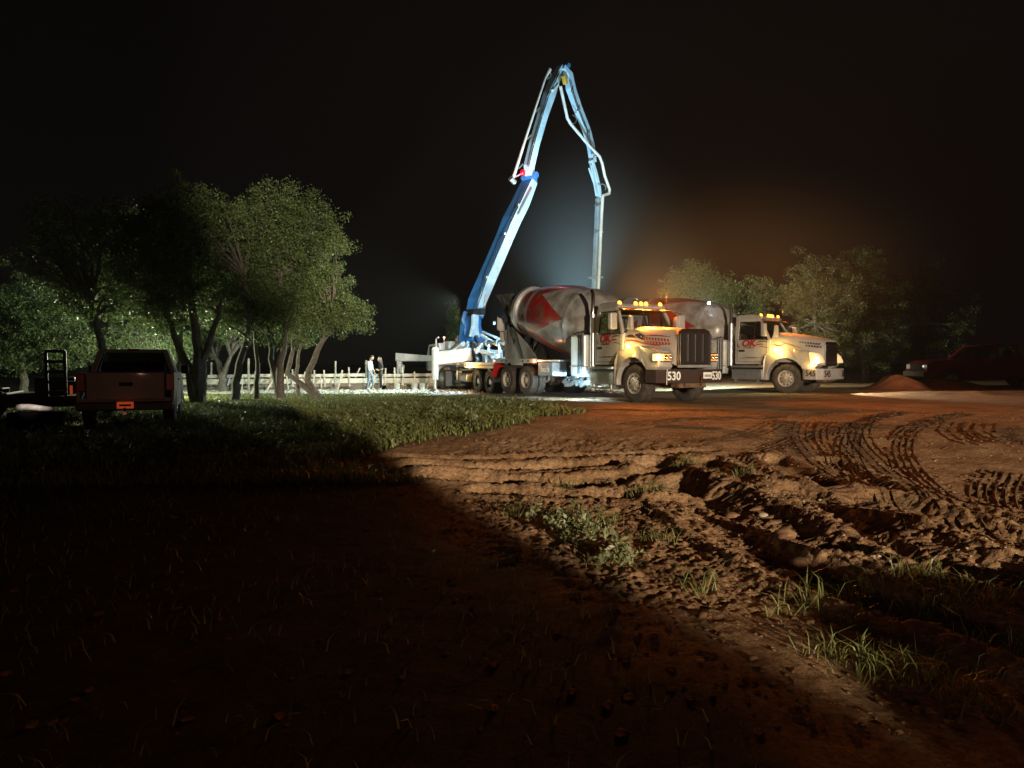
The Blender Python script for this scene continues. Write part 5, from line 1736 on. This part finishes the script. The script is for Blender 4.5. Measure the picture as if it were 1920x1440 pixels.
def pickup(root, body, lower_dark=BLACKP, tail=True, glassm=None, wheelmat=ALU):
    """origin on the ground under the middle; front towards +x; 5.6 x 2.0 x 1.85"""
    gm_ = glassm or GLASS
    # side silhouettes with wheel arches
    for s in (-1, 1):
        xs = [(-2.75, .62), (-2.75, 1.22), (-2.70, 1.28), (-1.0, 1.28), (-.95, 1.26), (1.0, 1.24), (1.15, 1.22), (2.45, 1.12), (2.72, 1.0), (2.75, .55), (2.25, .48)]
        arc1 = [(1.75 + .46 * math.cos(a), .40 + .46 * math.sin(a)) for a in np.linspace(.1, PI - .1, 10)]
        arc2 = [(-1.75 + .46 * math.cos(a), .40 + .46 * math.sin(a)) for a in np.linspace(.1, PI - .1, 10)]
        prof = xs + arc1 + [(1.2, .40), (-1.2, .40)] + arc2 + [(-2.3, .50)]
        q = MB(); q.prism(prof, s * .93, s * 1.0); q.build('side_panel', body, root, bevel=0.02)
    q = MB()
    q.prism([(.98, .7), (.98, 1.20), (1.18, 1.24), (2.4, 1.14), (2.68, 1.02), (2.70, .7)], -.93, .93); q.build('hood', body, root, bevel=0.04)
    q = MB(); q.b2(-2.72, -1.0, -.93, .93, .62, .70); q.b2(-1.0, -.94, -.93, .93, .62, 1.28); q.b2(-.94, 1.0, -.93, .93, .40, .5)
    q.build('bed', body, root)
    # tailgate
    q = MB(); q.b2(-2.78, -2.73, -.80, .80, .66, 1.285); q.build('tailgate', body, root, bevel=0.02)
    q = MB(); q.b2(-2.80, -2.78, -.14, .14, .98, 1.06); q.build('tailgate_handle', BLACKP, root, bevel=0.01)
    q = MB(); q.prism([(-2.78, .42), (-2.95, .44), (-2.97, .60), (-2.78, .63)], -.98, .98); q.build('rear_bumper', mat('bumper_chrome_dull', (.25, .24, .23), .35, .7, var=.4, scale=5), root, bevel=0.02)
    q = MB(); q.b2(-2.985, -2.972, -.17, .17, .48, .63); q.build('license_plate', REFLO if tail else GDECAL, root, bevel=0.005)
    q = MB(); q.b2(-2.989, -2.986, -.12, .12, .53, .575); q.build('plate_print', mat('plate_dark_print', (.35, .05, .02), .6), root)
    q = MB(); q.bar((-2.78, 0, .38), (-3.12, 0, .38), .07, .07); q.lathe([(0, .025), (.05, .03), (.08, .02), (.1, .001)], 10, (-3.08, 0, .42), axis='z'); q.build('tow_ball', CHROME, root)
    for s in (-1, 1):
        q = MB(); q.b2(-2.79, -2.70, s * .82, s * 1.005, .86, 1.26); q.build('tail_light', REFLR, root, bevel=0.02)
        q = MB(); q.b2(2.66, 2.74, s * .62, s * .97, .78, .98); q.build('headlight', mat('headlight_glass', (.5, .5, .48), .15, .3), root, bevel=0.02)
        q = MB(); q.box((.85, s * 1.12, 1.32), (.12, .20, .22)); q.build('mirror', BLACKP, root, bevel=0.03)
        wheel_set(root, 1.75, s * .86, .39, .25, s, rimmat=wheelmat)
        wheel_set(root, -1.75, s * .86, .39, .25, s, rimmat=wheelmat)
    q = MB(); q.prism([(2.74, .45), (2.88, .48), (2.88, .68), (2.74, .7)], -.96, .96); q.build('front_bumper', mat('bumper_chrome_dull', (.25, .24, .23)), root, bevel=0.02)
    q = MB(); q.b2(2.71, 2.76, -.58, .58, .74, 1.0); q.build('grille', BLACKP, root, bevel=0.02)
    # cab: pillars + roof + glass
    R_ = 1.80
    q = MB(); q.prism([(-.88, R_ - .05), (.42, R_ - .05), (.46, R_ - .01), (.2, R_ + .03), (-.6, R_ + .04), (-.90, R_)], -.76, .76); q.build('roof', body, root, bevel=0.03, seg=3)
    q = MB()
    for s in (-1, 1):
        q.bar((-.93, s * .90, 1.26), (-.84, s * .72, R_), .10, .12, up=(0, 1, 0))
        q.bar((1.02, s * .90, 1.22), (.42, s * .72, R_), .07, .07, up=(0, 1, 0))
        q.bar((.0, s * .90, 1.24), (-.05, s * .74, R_), .08, .05, up=(0, 1, 0))
        q.bar((-.85, s * .735, R_ - .02), (.42, s * .735, R_ - .02), .06, .08)
    q.build('pillar', body, root, bevel=0.01)
    g_ = MB()
    g_.add([(-.94, -.84, 1.28), (-.94, .84, 1.28), (-.87, .70, R_ - .04), (-.87, -.70, R_ - .04)], [(0, 1, 2, 3)]); g_.build('rear_window', gm_, root)
    g_ = MB(); g_.add([(1.0, -.84, 1.24), (1.0, .84, 1.24), (.44, .70, R_ - .04), (.44, -.70, R_ - .04)], [(0, 1, 2, 3)]); g_.build('windscreen', gm_, root)
    for s in (-1, 1):
        g_ = MB(); g_.add([(-.88, s * .88, 1.27), (.95, s * .88, 1.24), (.42, s * .735, R_ - .05), (-.84, s * .735, R_ - .05)], [(0, 1, 2, 3)]); g_.build('side_window', gm_, root)
        q = MB(); q.b2(-.6, -.05, s * .2, s * .75, .7, .9); q.b2(-.72, -.55, s * .22, s * .73, .85, 1.52); q.build('seat', SEAT, root, bevel=0.05)
        q = MB(); q.b2(-.62, -.02, s * 1.0, s * 1.004, .52, .525); q.b2(-.66, -.655, s * 1.0, s * 1.004, .5, 1.24); q.b2(.98, .985, s * 1.0, s * 1.004, .5, 1.2); q.build('door_seam', BLACKP, root)
        q = MB(); q.b2(-.55, -.38, s * 1.0, s * 1.03, 1.05, 1.10); q.build('door_handle', BLACKP, root, bevel=0.01)
    q = MB(); q.b2(.75, 1.0, -.85, .85, .9, 1.2); q.build('dashboard', BLACKP, root)
    q = MB(); q.tube([(-.90, -.14, R_ + .02), (-.90, .14, R_ + .02)], .025, 8); q.build('brake_lamp', REFLR, root)


pw = empty('pickup_truck', (-9.75, 20.0, 0), PI / 2 + .37)
pw.location.z = float(base_z(-9, 20)) - .02
pickup(pw, mat('pickup_white', (.60, .55, .50), .35, var=.2, scale=2, coat=.4))
tag(pw, 'white pickup truck parked under the oaks, seen from its tailgate', 'pickup truck', 'parked pickup trucks')
rp_ = empty('pickup_truck', (21.6, 35.2, float(base_z(21.6, 35.2))), PI - .06)
pickup(rp_, mat('pickup_red', (.22, .006, .008), .3, var=.15, scale=2, coat=.5), tail=False)
rp_.scale = (1.1, 1.05, 1.05)
tag(rp_, 'dark red pickup truck standing beyond the dirt mound at the right edge', 'pickup truck', 'parked pickup trucks')
lampobj(rp_, 'hood_glint_lamp', (2.80, .80, .90), .05, mat('dim_lens', (.7, .7, .65), .3, emit=(1, .9, .8), estr=.8), dirv=(1, .3, 0))
l_ = lampobj(rp_, 'side_marker_lamp', (-1.15, 1.01, 1.05), .025, PINKL, dirv=(0, 1, 0))

# ------------------------------------------------------------------ trailer with raised ramp, pale log
tr = empty('equipment_trailer', (-12.55, 20.7, .04), PI / 2 + .37)
q = MB(); q.b2(-2.2, 2.4, -1.0, 1.0, .52, .62)
q.build('deck', DARK, tr, bevel=0.01)
for k in range(9):
    q = MB(); y = -.88 + k * .22; q.b2(-2.2, 2.4, y - .10, y + .10, .622, .66); q.build('deck_plank', mat('trailer_plank', (.10, .08, .06), .9, var=.4, scale=5), tr, bevel=0.006)
q = MB()
for s in (-1, 1): q.b2(-2.2, 2.4, s * 1.0, s * 1.06, .44, .70)
q.b2(-2.26, -2.2, -1.06, 1.06, .44, .70)
q.build('side_rail', DARK, tr, bevel=0.01)
for s in (-1, 1):
    for x in (-.5, .45): wheel_set(tr, x, s * 1.18, .37, .22, s, rimmat=GREYP)
    q = MB(); q.b2(-1.0, .95, s * 1.05, s * 1.32, .80, .84); q.b2(-1.05, -1.0, s * 1.05, s * 1.32, .5, .84); q.b2(.95, 1.0, s * 1.05, s * 1.32, .5, .84); q.build('wheel_fender', DARK, tr, bevel=0.01)
q = MB(); q.bar((2.4, -.9, .55), (3.9, 0, .55), .1, .1); q.bar((2.4, .9, .55), (3.9, 0, .55), .1, .1); q.tube([(3.9, 0, .55), (4.1, 0, .52)], .05, 8); q.build('drawbar', DARK, tr)
def ramp(y0):
    q = MB()
    for s in (-1, 1): q.bar((-2.24, y0 + s * .20, .66), (-2.34, y0 + s * .20, 1.82), .05, .07, up=(0, 1, 0))
    q.build('ramp_frame', DARK, tr)
    for k in range(5):
        z = .80 + k * .25
        q = MB(); q.b2(-2.36, -2.26, y0 - .20, y0 + .20, z - .035, z + .035); q.build('ramp_rung', DARK, tr)
ramp(-.62)
q = MB(); q.b2(-2.272, -2.262, -.97, -.91, .74, .96); q.build('reflector', REFLO, tr)
q = MB(); q.b2(1.2, 1.9, -.5, .5, .66, 1.1); q.b2(.2, .8, -.7, -.1, .66, 1.0); q.build('toolbox', DARK, tr, bevel=0.03)
tag(tr, 'dark flatbed trailer with one ladder-like loading ramp folded upright', 'trailer')

lg = Gp(66, 800); lx, ly = -10.4, 16.6
q = MB()
pts = []
for k in range(13):
    t = k / 12
    pts.append((-.40 + .80 * t, .02 * math.sin(t * 7), .02 * math.sin(t * 5)))
q.tube(pts, [.072, .080, .075, .068, .072, .066, .068, .062, .066, .058, .054, .05, .03], 12)
o = q.build('log', mat('pale_barkless_log', (.62, .56, .50), .8, var=.5, scale=9, col2=(.34, .28, .22), bump=.6, bscale=20, emit=None), None, smooth=True)
lp = P(66, 766, 17.0); o.location = (lp.x, lp.y, .56)
tag(o, 'short pale log lying on the dark crate near the left edge', 'log')
cr = MB(); cr.box((0, 0, 0), (1.0, .45, .40)); cr_o = cr.build('crate', mat('crate_black', (.006, .006, .006), 1.0, spec=0.0), None, bevel=0.02)
cr_o.location = (lp.x, lp.y, .27); tag(cr_o, 'dark low crate carrying the pale log at the left edge', 'crate')
lamp('log_fill', 'SPOT', (lp.x - .8, lp.y - 3.9, 2.6), (1, .93, .85), 900, target=(lp.x, lp.y, .64), size=.03, spot=11, blend=1.0)  # unseen spot added only to brighten the log

# ------------------------------------------------------------------ slab formwork
fw = empty('slab_formwork', (-8, 38.8, float(base_z(-8, 38.8))))
tag(fw, 'pale lumber slab formwork with stakes and braces beyond the people', 'formwork')
boards = [(-19.5, 36.9, -15.2, 37.8), (-15.2, 37.8, -11.4, 38.9), (-11.4, 38.9, -7.6, 40.2), (-7.6, 40.2, -3.6, 40.4), (-3.6, 40.4, .6, 40.6), (.6, 40.6, 5.2, 40.9), (5.2, 40.9, 9.8, 41.0)]
zb_ = float(base_z(-8, 38.8))
for i, (xa, ya, xb_, yb_) in enumerate(boards):
    q = MB(); q.bar((xa + 8, ya - 38.8, .46), (xb_ + 8, yb_ - 38.8, .46), .05, .26); q.build('form_board', WOOD, fw, bevel=0.005)
    q = MB(); q.bar((xa + 8.2, ya - 38.7, .72), (xb_ + 7.9, yb_ - 38.7, .76), .06, .16); q.build('form_board', WOOD, fw, bevel=0.005)
    q = MB(); q.bar((xa + 8, ya - 38.9, .10), (xb_ + 8, yb_ - 38.9, .10), .10, .14); q.build('footing_board', mat('muddy_board', (.20, .14, .09), .9, var=.5, scale=4), fw)
    L_b = math.hypot(xb_ - xa, yb_ - ya); nst = int(L_b / .55)
    for k in range(nst):
        t = (k + .3 + .4 * rnd.random()) / nst
        x = xa + (xb_ - xa) * t; y = ya + (yb_ - ya) * t - .06
        if rnd.random() < .62:
            h = rnd.uniform(.86, 1.18)
            q = MB(); q.bar((x + 8, y - 38.8, -.05), (x + 8 + rnd.uniform(-.06, .06), y - 38.8, h), .05, .07); q.build('stake', WOOD, fw)
        if rnd.random() < (.75 if xa < -7 else .25):
            q = MB(); q.bar((x + 8, y - 39.5, -.03), (x + 8 + rnd.uniform(-.3, .3), y - 38.85, .72), .05, .07); q.build('brace', WOOD, fw)
# poles
for px, pt_, pb, dep, lean, rr, lb in [(629, 677, 735, 39, 0, .045, 'upright wooden pole left of the leaning stake'),
                                       (686, 675, 710, 41, 0, .05, 'upright pole directly behind the man'),
                                       (745, 674, 728, 41.2, 0, .04, 'upright pole left of the far outrigger leg'),
                                       (802, 676, 712, 43, 0, .04, 'thin pole under the far outrigger arm'),
                                       (466, 672, 730, 37, 0, .05, 'pale post seen between the oak trunks'),
                                       (396, 680, 730, 38, 0, .05, 'pale post left of the bright forked trunk')]:
    b = P(px, pb, dep); t = P(px + lean, pt_, dep); b.z = float(base_z(b.x, b.y)) - .03
    q = MB(); q.tube([(0, 0, 0), (t.x - b.x, 0, t.z - b.z)], rr, 8)
    o = q.build('pole', POLEW, None, smooth=True); o.location = b; tag(o, lb, 'pole', 'poles around the slab')
for p0, p1, dep, lb in [((633, 732), (642, 694), 38.2, 'leaning stake propped on the forms left of the man'), ((666, 708), (675, 690), 40.5, 'short tilted stake behind the forms, left of the man'),
                        ((636, 712), (648, 702), 38.4, 'crossed stake leaning against the taller leaning one')]:
    b = P(*p0, dep); t = P(*p1, dep)
    q = MB(); q.bar((0, 0, 0), t - b, .06, .06); o = q.build('leaning_stake', WOOD, None); o.location = b
    tag(o, lb, 'stake', 'loose stakes leaning on the forms')
slab = MB(); slab.prism([(-19, 38.2), (-11.3, 39.2), (-7.6, 40.4), (9, 41.2), (12, 62), (-22, 62)], .05, zb_ + .42, axis='z')
o = slab.build('slab_pad', mat('slab_gravel', (.42, .41, .38), .9, var=.3, scale=2, bump=.4), None); tag(o, kind='structure')
# buckets beside the forms
bk = None
for i, (px, lb) in enumerate([(777, 'pale bucket just right of the far outrigger foot'), (792, 'pale bucket between its twin and the near outrigger leg'), (744, 'small pale bucket left of the far outrigger foot')]):
    w = P(px, 726, 38.9)
    if bk is None:
        bk = empty('bucket', w)
        MB().lathe([(0, .001), (0, .135), (.36, .16), (.37, .165), (.37, .15), (.03, .125), (.03, .001)], 18, axis='z').build('pail', mat('bucket_white', (.6, .6, .58), .6, var=.3), bk, smooth=True)
        MB().tube([(.16 * math.cos(a), .02, .36 - .14 * math.sin(a)) for a in np.linspace(0, PI, 9)], .006, 5).build('handle', DARK, bk)
        o = bk
    else:
        o = copy_tree(bk)
    o.location = (w.x, w.y, float(base_z(w.x, w.y)) - .01); tag(o, lb, 'bucket', 'buckets along the forms')
for i, (px, py, w_, lb) in enumerate([(735, 727, 1.1, 'dark block lying left of the far outrigger foot'), (713, 729, .7, 'low dark block behind the woman')]):
    p = P(px, py, 39.4); q = MB(); q.box((0, 0, .12), (w_, .3, .26)); o = q.build('timber_block', mat('muddy_board', (.2, .14, .09)), None, bevel=0.02)
    o.location = (p.x, p.y, float(base_z(p.x, p.y))); tag(o, lb, 'timber block')


# ------------------------------------------------------------------ people
def person(loc, yaw, pose, mats, hair=None, scale=1.0, label=''):
    root = empty('person', loc, yaw); tag(root, label, 'person')
    J = pose['J']; E_ = pose['E']; Rr_ = pose['R']
    names = list(J)
    vs = [J[k] for k in names]; es = [(names.index(a), names.index(b)) for a, b in E_]
    rs = [Rr_.get(k, .04) for k in names]
    # fingers
    for hs in ('l', 'r'):
        w = Vector(J['hand_' + hs]); e = Vector(J['wrist_' + hs]); d = (w - e).normalized()
        base = names.index('hand_' + hs)
        sd = d.cross(Vector((0, 1, 0))).normalized()
        for k, (o_, ln) in enumerate(((-.032, .062), (-.011, .078), (.011, .072), (.032, .056))):
            a = w + sd * o_ + d * .01; b = w + sd * o_ * 1.15 + d * (.01 + ln * .55); c = w + sd * o_ * 1.15 + d * (.01 + ln) + Vector((0, .012 if hs == 'r' else -.012, 0))
            k0 = len(vs); vs += [tuple(a), tuple(b), tuple(c)]; rs += [.011, .010, .008]
            es += [(base, k0), (k0, k0 + 1), (k0 + 1, k0 + 2)]
        a = e.lerp(w, .6) - sd * .035; b = a - sd * .022 + d * .045
        k0 = len(vs); vs += [tuple(a), tuple(b)]; rs += [.012, .010]; es += [(base, k0), (k0, k0 + 1)]
    me = bpy.data.meshes.new('body'); me.from_pydata(vs, es, []); me.update()
    o = bpy.data.objects.new('tmp_body', me); COL.objects.link(o)
    sk = o.modifiers.new('s', 'SKIN'); sk.use_smooth_shade = True
    for i, sv in enumerate(me.skin_vertices[0].data):
        sv.radius = (rs[i], rs[i]) if names[i:i + 1] != ['chest'] and names[i:i + 1] != ['pelvis'] and names[i:i + 1] != ['belly'] else (rs[i] * .82, rs[i] * 1.18)
        sv.use_root = (i == names.index('pelvis'))
    ss = o.modifiers.new('u', 'SUBSURF'); ss.levels = 2; ss.render_levels = 2
    dg = bpy.context.evaluated_depsgraph_get()
    bm_ = bpy.data.meshes.new_from_object(o.evaluated_get(dg)); bpy.data.objects.remove(o)
    bm_.materials.clear()
    for m in mats: bm_.materials.append(m)
    for p in bm_.polygons:
        p.material_index = pose['M'](p.center); p.use_smooth = True
    ob = bpy.data.objects.new('body', bm_); link(ob, root)
    # head: face with nose, ears
    hd_ = Vector(J['head']); f_ = Vector((1, 0, pose.get('nod', 0))).normalized()
    bm = bmesh.new(); bmesh.ops.create_uvsphere(bm, u_segments=20, v_segments=14, radius=1)
    for v in bm.verts:
        c = v.co; x, y, z = c
        s = Vector((x * .098, y * .078, z * .122))
        if z < -.2: s.x += .012 * (-z); s.y *= 1 - .28 * (-z)
        if x > .7 and abs(y) < .25 and -.25 < z < .12: s.x += .022
        if x > .6 and .1 < z < .3 and .2 < abs(y) < .5: s.x -= .008
        v.co = s
    for s in (-1, 1):
        r_ = bmesh.ops.create_uvsphere(bm, u_segments=8, v_segments=6, radius=.03)
        for v in r_['verts']: v.co = Vector((v.co.x * .8, v.co.y * .35 + s * .082, v.co.z * 1.1 - .005))
    mh = bpy.data.meshes.new('head'); bm.to_mesh(mh); bm.free(); mh.materials.append(mats[0])
    for p in mh.polygons: p.use_smooth = True
    h = bpy.data.objects.new('head', mh); link(h, root); h.location = hd_; h.rotation_euler = (0, pose.get('nod', 0), 0)
    for s in (-1, 1):
        e = MB().lathe([(-.012, .001), (0, .012), (.012, .001)], 8, axis='x').build('eye', BLACKP, h); e.location = (.086, s * .032, .018)
    mo_ = MB().b2(.088, .096, -.024, .024, -.062, -.054).build('mouth', mat('lip', (.28, .10, .08), .6), h)
    if hair: hair(h)
    return root


SKIN = mat('skin', (.45, .29, .21), .55)
SHIRT = mat('pale_grey_shirt', (.42, .43, .43), .85, var=.25, scale=9)
JEANS = mat('blue_jeans', (.17, .24, .33), .9, var=.3, scale=9)
BOOT = mat('work_boot', (.45, .42, .36), .8)
BTOP = mat('dark_print_top', (.07, .065, .065), .85, var=.6, scale=16)
LEGG = mat('black_leggings', (.02, .02, .022), .8)
HAIRD = mat('dark_hair', (.04, .03, .022), .6)
HAIRB = mat('brown_long_hair', (.14, .10, .075), .6, var=.5, scale=12)


def mk_pose(nod, H, arms, legs, Rr):
    J = {'pelvis': (0, 0, .96), 'belly': (.0, 0, 1.10), 'chest': (.01, 0, 1.32), 'neckb': (.02, 0, 1.46), 'neck': (.045, 0, 1.53), 'head': (.07, 0, 1.63)}
    E_ = [('pelvis', 'belly'), ('belly', 'chest'), ('chest', 'neckb'), ('neckb', 'neck'), ('neck', 'head')]
    for s, k in ((1, 'l'), (-1, 'r')):
        a = arms[k]; l = legs[k]
        J['sh_' + k] = (.0, s * .18, 1.41); J['elbow_' + k] = a[0]; J['wrist_' + k] = a[1]; J['hand_' + k] = a[2]
        J['hip_' + k] = (0, s * .10, .90); J['knee_' + k] = l[0]; J['ankle_' + k] = l[1]; J['toe_' + k] = l[2]
        E_ += [('chest', 'sh_' + k), ('sh_' + k, 'elbow_' + k), ('elbow_' + k, 'wrist_' + k), ('wrist_' + k, 'hand_' + k),
               ('pelvis', 'hip_' + k), ('hip_' + k, 'knee_' + k), ('knee_' + k, 'ankle_' + k), ('ankle_' + k, 'toe_' + k)]
    R0 = dict(pelvis=.135, belly=.125, chest=.145, neckb=.075, neck=.055, head=.06)
    for k in 'lr':
        R0.update({'sh_' + k: .065, 'elbow_' + k: .046, 'wrist_' + k: .030, 'hand_' + k: .033, 'hip_' + k: .095, 'knee_' + k: .062, 'ankle_' + k: .045, 'toe_' + k: .042})
    R0.update(Rr)
    return dict(J=J, E=E_, R=R0, nod=nod)


def short_hair(h):
    bm = bmesh.new(); bmesh.ops.create_uvsphere(bm, u_segments=20, v_segments=14, radius=1)
    bmesh.ops.delete(bm, geom=[v for v in bm.verts if v.co.z < -.25 or (v.co.x > .45 and v.co.z < .55)], context='VERTS')
    for v in bm.verts: v.co = Vector((v.co.x * .104 - .006, v.co.y * .086, v.co.z * .13 + .002)) * (1 + .02 * rnd.random())
    me = bpy.data.meshes.new('hair'); bm.to_mesh(me); bm.free(); me.materials.append(HAIRD)
    link(bpy.data.objects.new('hair', me), h)


def long_hair(h):
    bm = bmesh.new(); bmesh.ops.create_uvsphere(bm, u_segments=24, v_segments=20, radius=1)
    bmesh.ops.delete(bm, geom=[v for v in bm.verts if (v.co.x > .5 and v.co.z < .5)], context='VERTS')
    for v in bm.verts:
        c = v.co.copy()
        z = c.z * .13
        if c.z < 0: z = c.z * .40
        w = 1 + .10 * math.sin(math.atan2(c.y, c.x) * 9)
        v.co = Vector((c.x * .105 * w - .02 - .03 * max(0, -c.z), c.y * (.095 + .03 * max(0, -c.z)) * w, z))
    me = bpy.data.meshes.new('hair'); bm.to_mesh(me); bm.free(); me.materials.append(HAIRB)
    for p in me.polygons: p.use_smooth = True
    link(bpy.data.objects.new('hair', me), h)


man = mk_pose(.35, 1.75, dict(l=((.03, .24, 1.13), (.12, .25, .90), (.16, .25, .82)), r=((.02, -.25, 1.13), (.13, -.27, .90), (.18, -.27, .82))),
              dict(l=((.10, .11, .50), (.07, .12, .09), (.22, .13, .045)), r=((-.02, -.11, .50), (-.10, -.12, .09), (.06, -.13, .045))), {})
man['J']['head'] = (.10, 0, 1.625)
man['M'] = lambda c: 3 if c.z < .13 else (2 if c.z < 1.0 and abs(c.y) < .215 else (0 if c.z > 1.49 or (abs(c.y) > .2 and c.z < 1.02) else 1))
pm_ = P(694, 733, 38.3)
person((pm_.x, pm_.y, float(base_z(pm_.x, pm_.y)) + .02), -.25, man, [SKIN, SHIRT, JEANS, BOOT], short_hair, label='man in a pale grey long-sleeved shirt and blue jeans standing by the forms, head bowed')
wom = mk_pose(.1, 1.65, dict(l=((-.02, .22, 1.12), (.16, .12, 1.04), (.24, .08, 1.08)), r=((-.04, -.24, 1.12), (-.02, -.28, .90), (0, -.29, .82))),
              dict(l=((.02, .09, .50), (0, .10, .09), (.13, .11, .04)), r=((-.02, -.09, .50), (-.04, -.10, .09), (.09, -.11, .04))),
              dict(chest=.125, belly=.115, pelvis=.15, sh_l=.055, sh_r=.055, knee_l=.055, knee_r=.055))
wom['M'] = lambda c: 3 if c.z < .09 else (2 if c.z < .80 else (0 if c.z > 1.47 or (abs(c.y) > .20 and c.z < 1.16) or (c.x > .12 and c.z > .95) else 1))
pf_ = P(714, 733, 38.9)
wo = person((pf_.x, pf_.y, float(base_z(pf_.x, pf_.y)) + .02), PI + .55, wom, [SKIN, BTOP, LEGG, BOOT], long_hair, label='woman with long hair in a dark top and black leggings facing the man')
wo.scale = (.95, .95, .95)

# ------------------------------------------------------------------ dust hanging over the working site, and added glow haze
dm = bpy.data.materials.new('dust_air'); dm.use_nodes = True
nt = dm.node_tree; nt.nodes.remove(nt.nodes['Principled BSDF'])
pv = nt.nodes.new('ShaderNodeVolumePrincipled'); pv.inputs['Color'].default_value = (.9, .93, .9, 1); pv.inputs['Anisotropy'].default_value = .2
tc = nt.nodes.new('ShaderNodeTexCoord'); ln = nt.nodes.new('ShaderNodeVectorMath'); ln.operation = 'LENGTH'
nt.links.new(tc.outputs['Object'], ln.inputs[0])
mr = nt.nodes.new('ShaderNodeMapRange'); mr.interpolation_type = 'SMOOTHSTEP'
mr.inputs['From Min'].default_value = 1.0; mr.inputs['From Max'].default_value = .1; mr.inputs['To Min'].default_value = 0; mr.inputs['To Max'].default_value = .013
nt.links.new(ln.outputs['Value'], mr.inputs['Value']); nt.links.new(mr.outputs[0], pv.inputs['Density'])
nt.links.new(pv.outputs[0], nt.nodes['Material Output'].inputs['Volume'])
bm = bmesh.new(); bmesh.ops.create_icosphere(bm, subdivisions=3, radius=1.0)
me = bpy.data.meshes.new('dust_glow_cloud'); bm.to_mesh(me); bm.free(); me.materials.append(dm)
o = bpy.data.objects.new('dust_glow_cloud', me); link(o); o.location = (4.2, 38.5, 4.5); o.scale = (6.5, 8, 9.5)
tag(o, 'pale dust hanging in the floodlit air beside the boom', 'dust', kind='stuff')
dm2 = dm.copy(); dm2.name = 'glow_haze_thin'
for n_ in dm2.node_tree.nodes:
    if n_.type == 'MAP_RANGE': n_.inputs['To Max'].default_value = .012
me2 = me.copy(); me2.materials.clear(); me2.materials.append(dm2)
o = bpy.data.objects.new('dust_glow_cloud', me2); link(o); o.location = (8.0, 25.5, 4.6); o.scale = (7.5, 4.2, 3.9)  # volume added to spread the amber glow of the roof lamps
tag(o, 'thin haze added for the amber lamp glow above the cabs of the two mixer trucks', 'dust', kind='stuff')
# ------------------------------------------------------------------ loose pieces become parts of their own
KEEP = {'trunk', 'crown', 'head', 'body', 'cab_body', 'bed', 'weed_plant', 'grass_tuft', 'drivetrain', 'valve_block'}
TINY = {'wheel_nut', 'vent_hole', 'panel_hole'}


def split_loose():
    done = {}
    for o in list(S.objects):
        if o.type != 'MESH' or 'kind' in o: continue
        nm = o.name.split('.')[0]
        if nm in TINY: o['kind'] = 'stuff'; continue
        if nm in KEEP or 'lettering' in nm or 'print' in nm or 'number' in nm: continue
        me = o.data
        if len(me.polygons) > 4000: continue
        if me.name in done:
            comps = done[me.name]
        else:
            n = len(me.vertices); par = list(range(n))

            def find(a):
                while par[a] != a:
                    par[a] = par[par[a]]; a = par[a]
                return a
            for p in me.polygons:
                v = list(p.vertices); r0 = find(v[0])
                for w in v[1:]:
                    rw = find(w)
                    if rw != r0: par[rw] = r0
            roots = {}
            for p in me.polygons: roots.setdefault(find(p.vertices[0]), []).append(p.index)
            comps = None
            if len(roots) > 1:
                comps = []
                sm = me.polygons[0].use_smooth
                for k, fs in roots.items():
                    ids = {}; V = []; F = []
                    for fi in fs:
                        f = []
                        for vi in me.polygons[fi].vertices:
                            if vi not in ids: ids[vi] = len(V); V.append(tuple(me.vertices[vi].co))
                            f.append(ids[vi])
                        F.append(f)
                    m2 = bpy.data.meshes.new(me.name); m2.from_pydata(V, [], F); m2.materials.append(me.materials[0])
                    if sm:
                        m2.polygons.foreach_set('use_smooth', [True] * len(F)); m2.set_sharp_from_angle(angle=math.radians(38))
                    comps.append(m2)
            done[me.name] = comps
        if not comps: continue
        for m2 in comps[1:]:
            c = o.copy(); c.data = m2; COL.objects.link(c)
        o.data = comps[0]


split_loose()
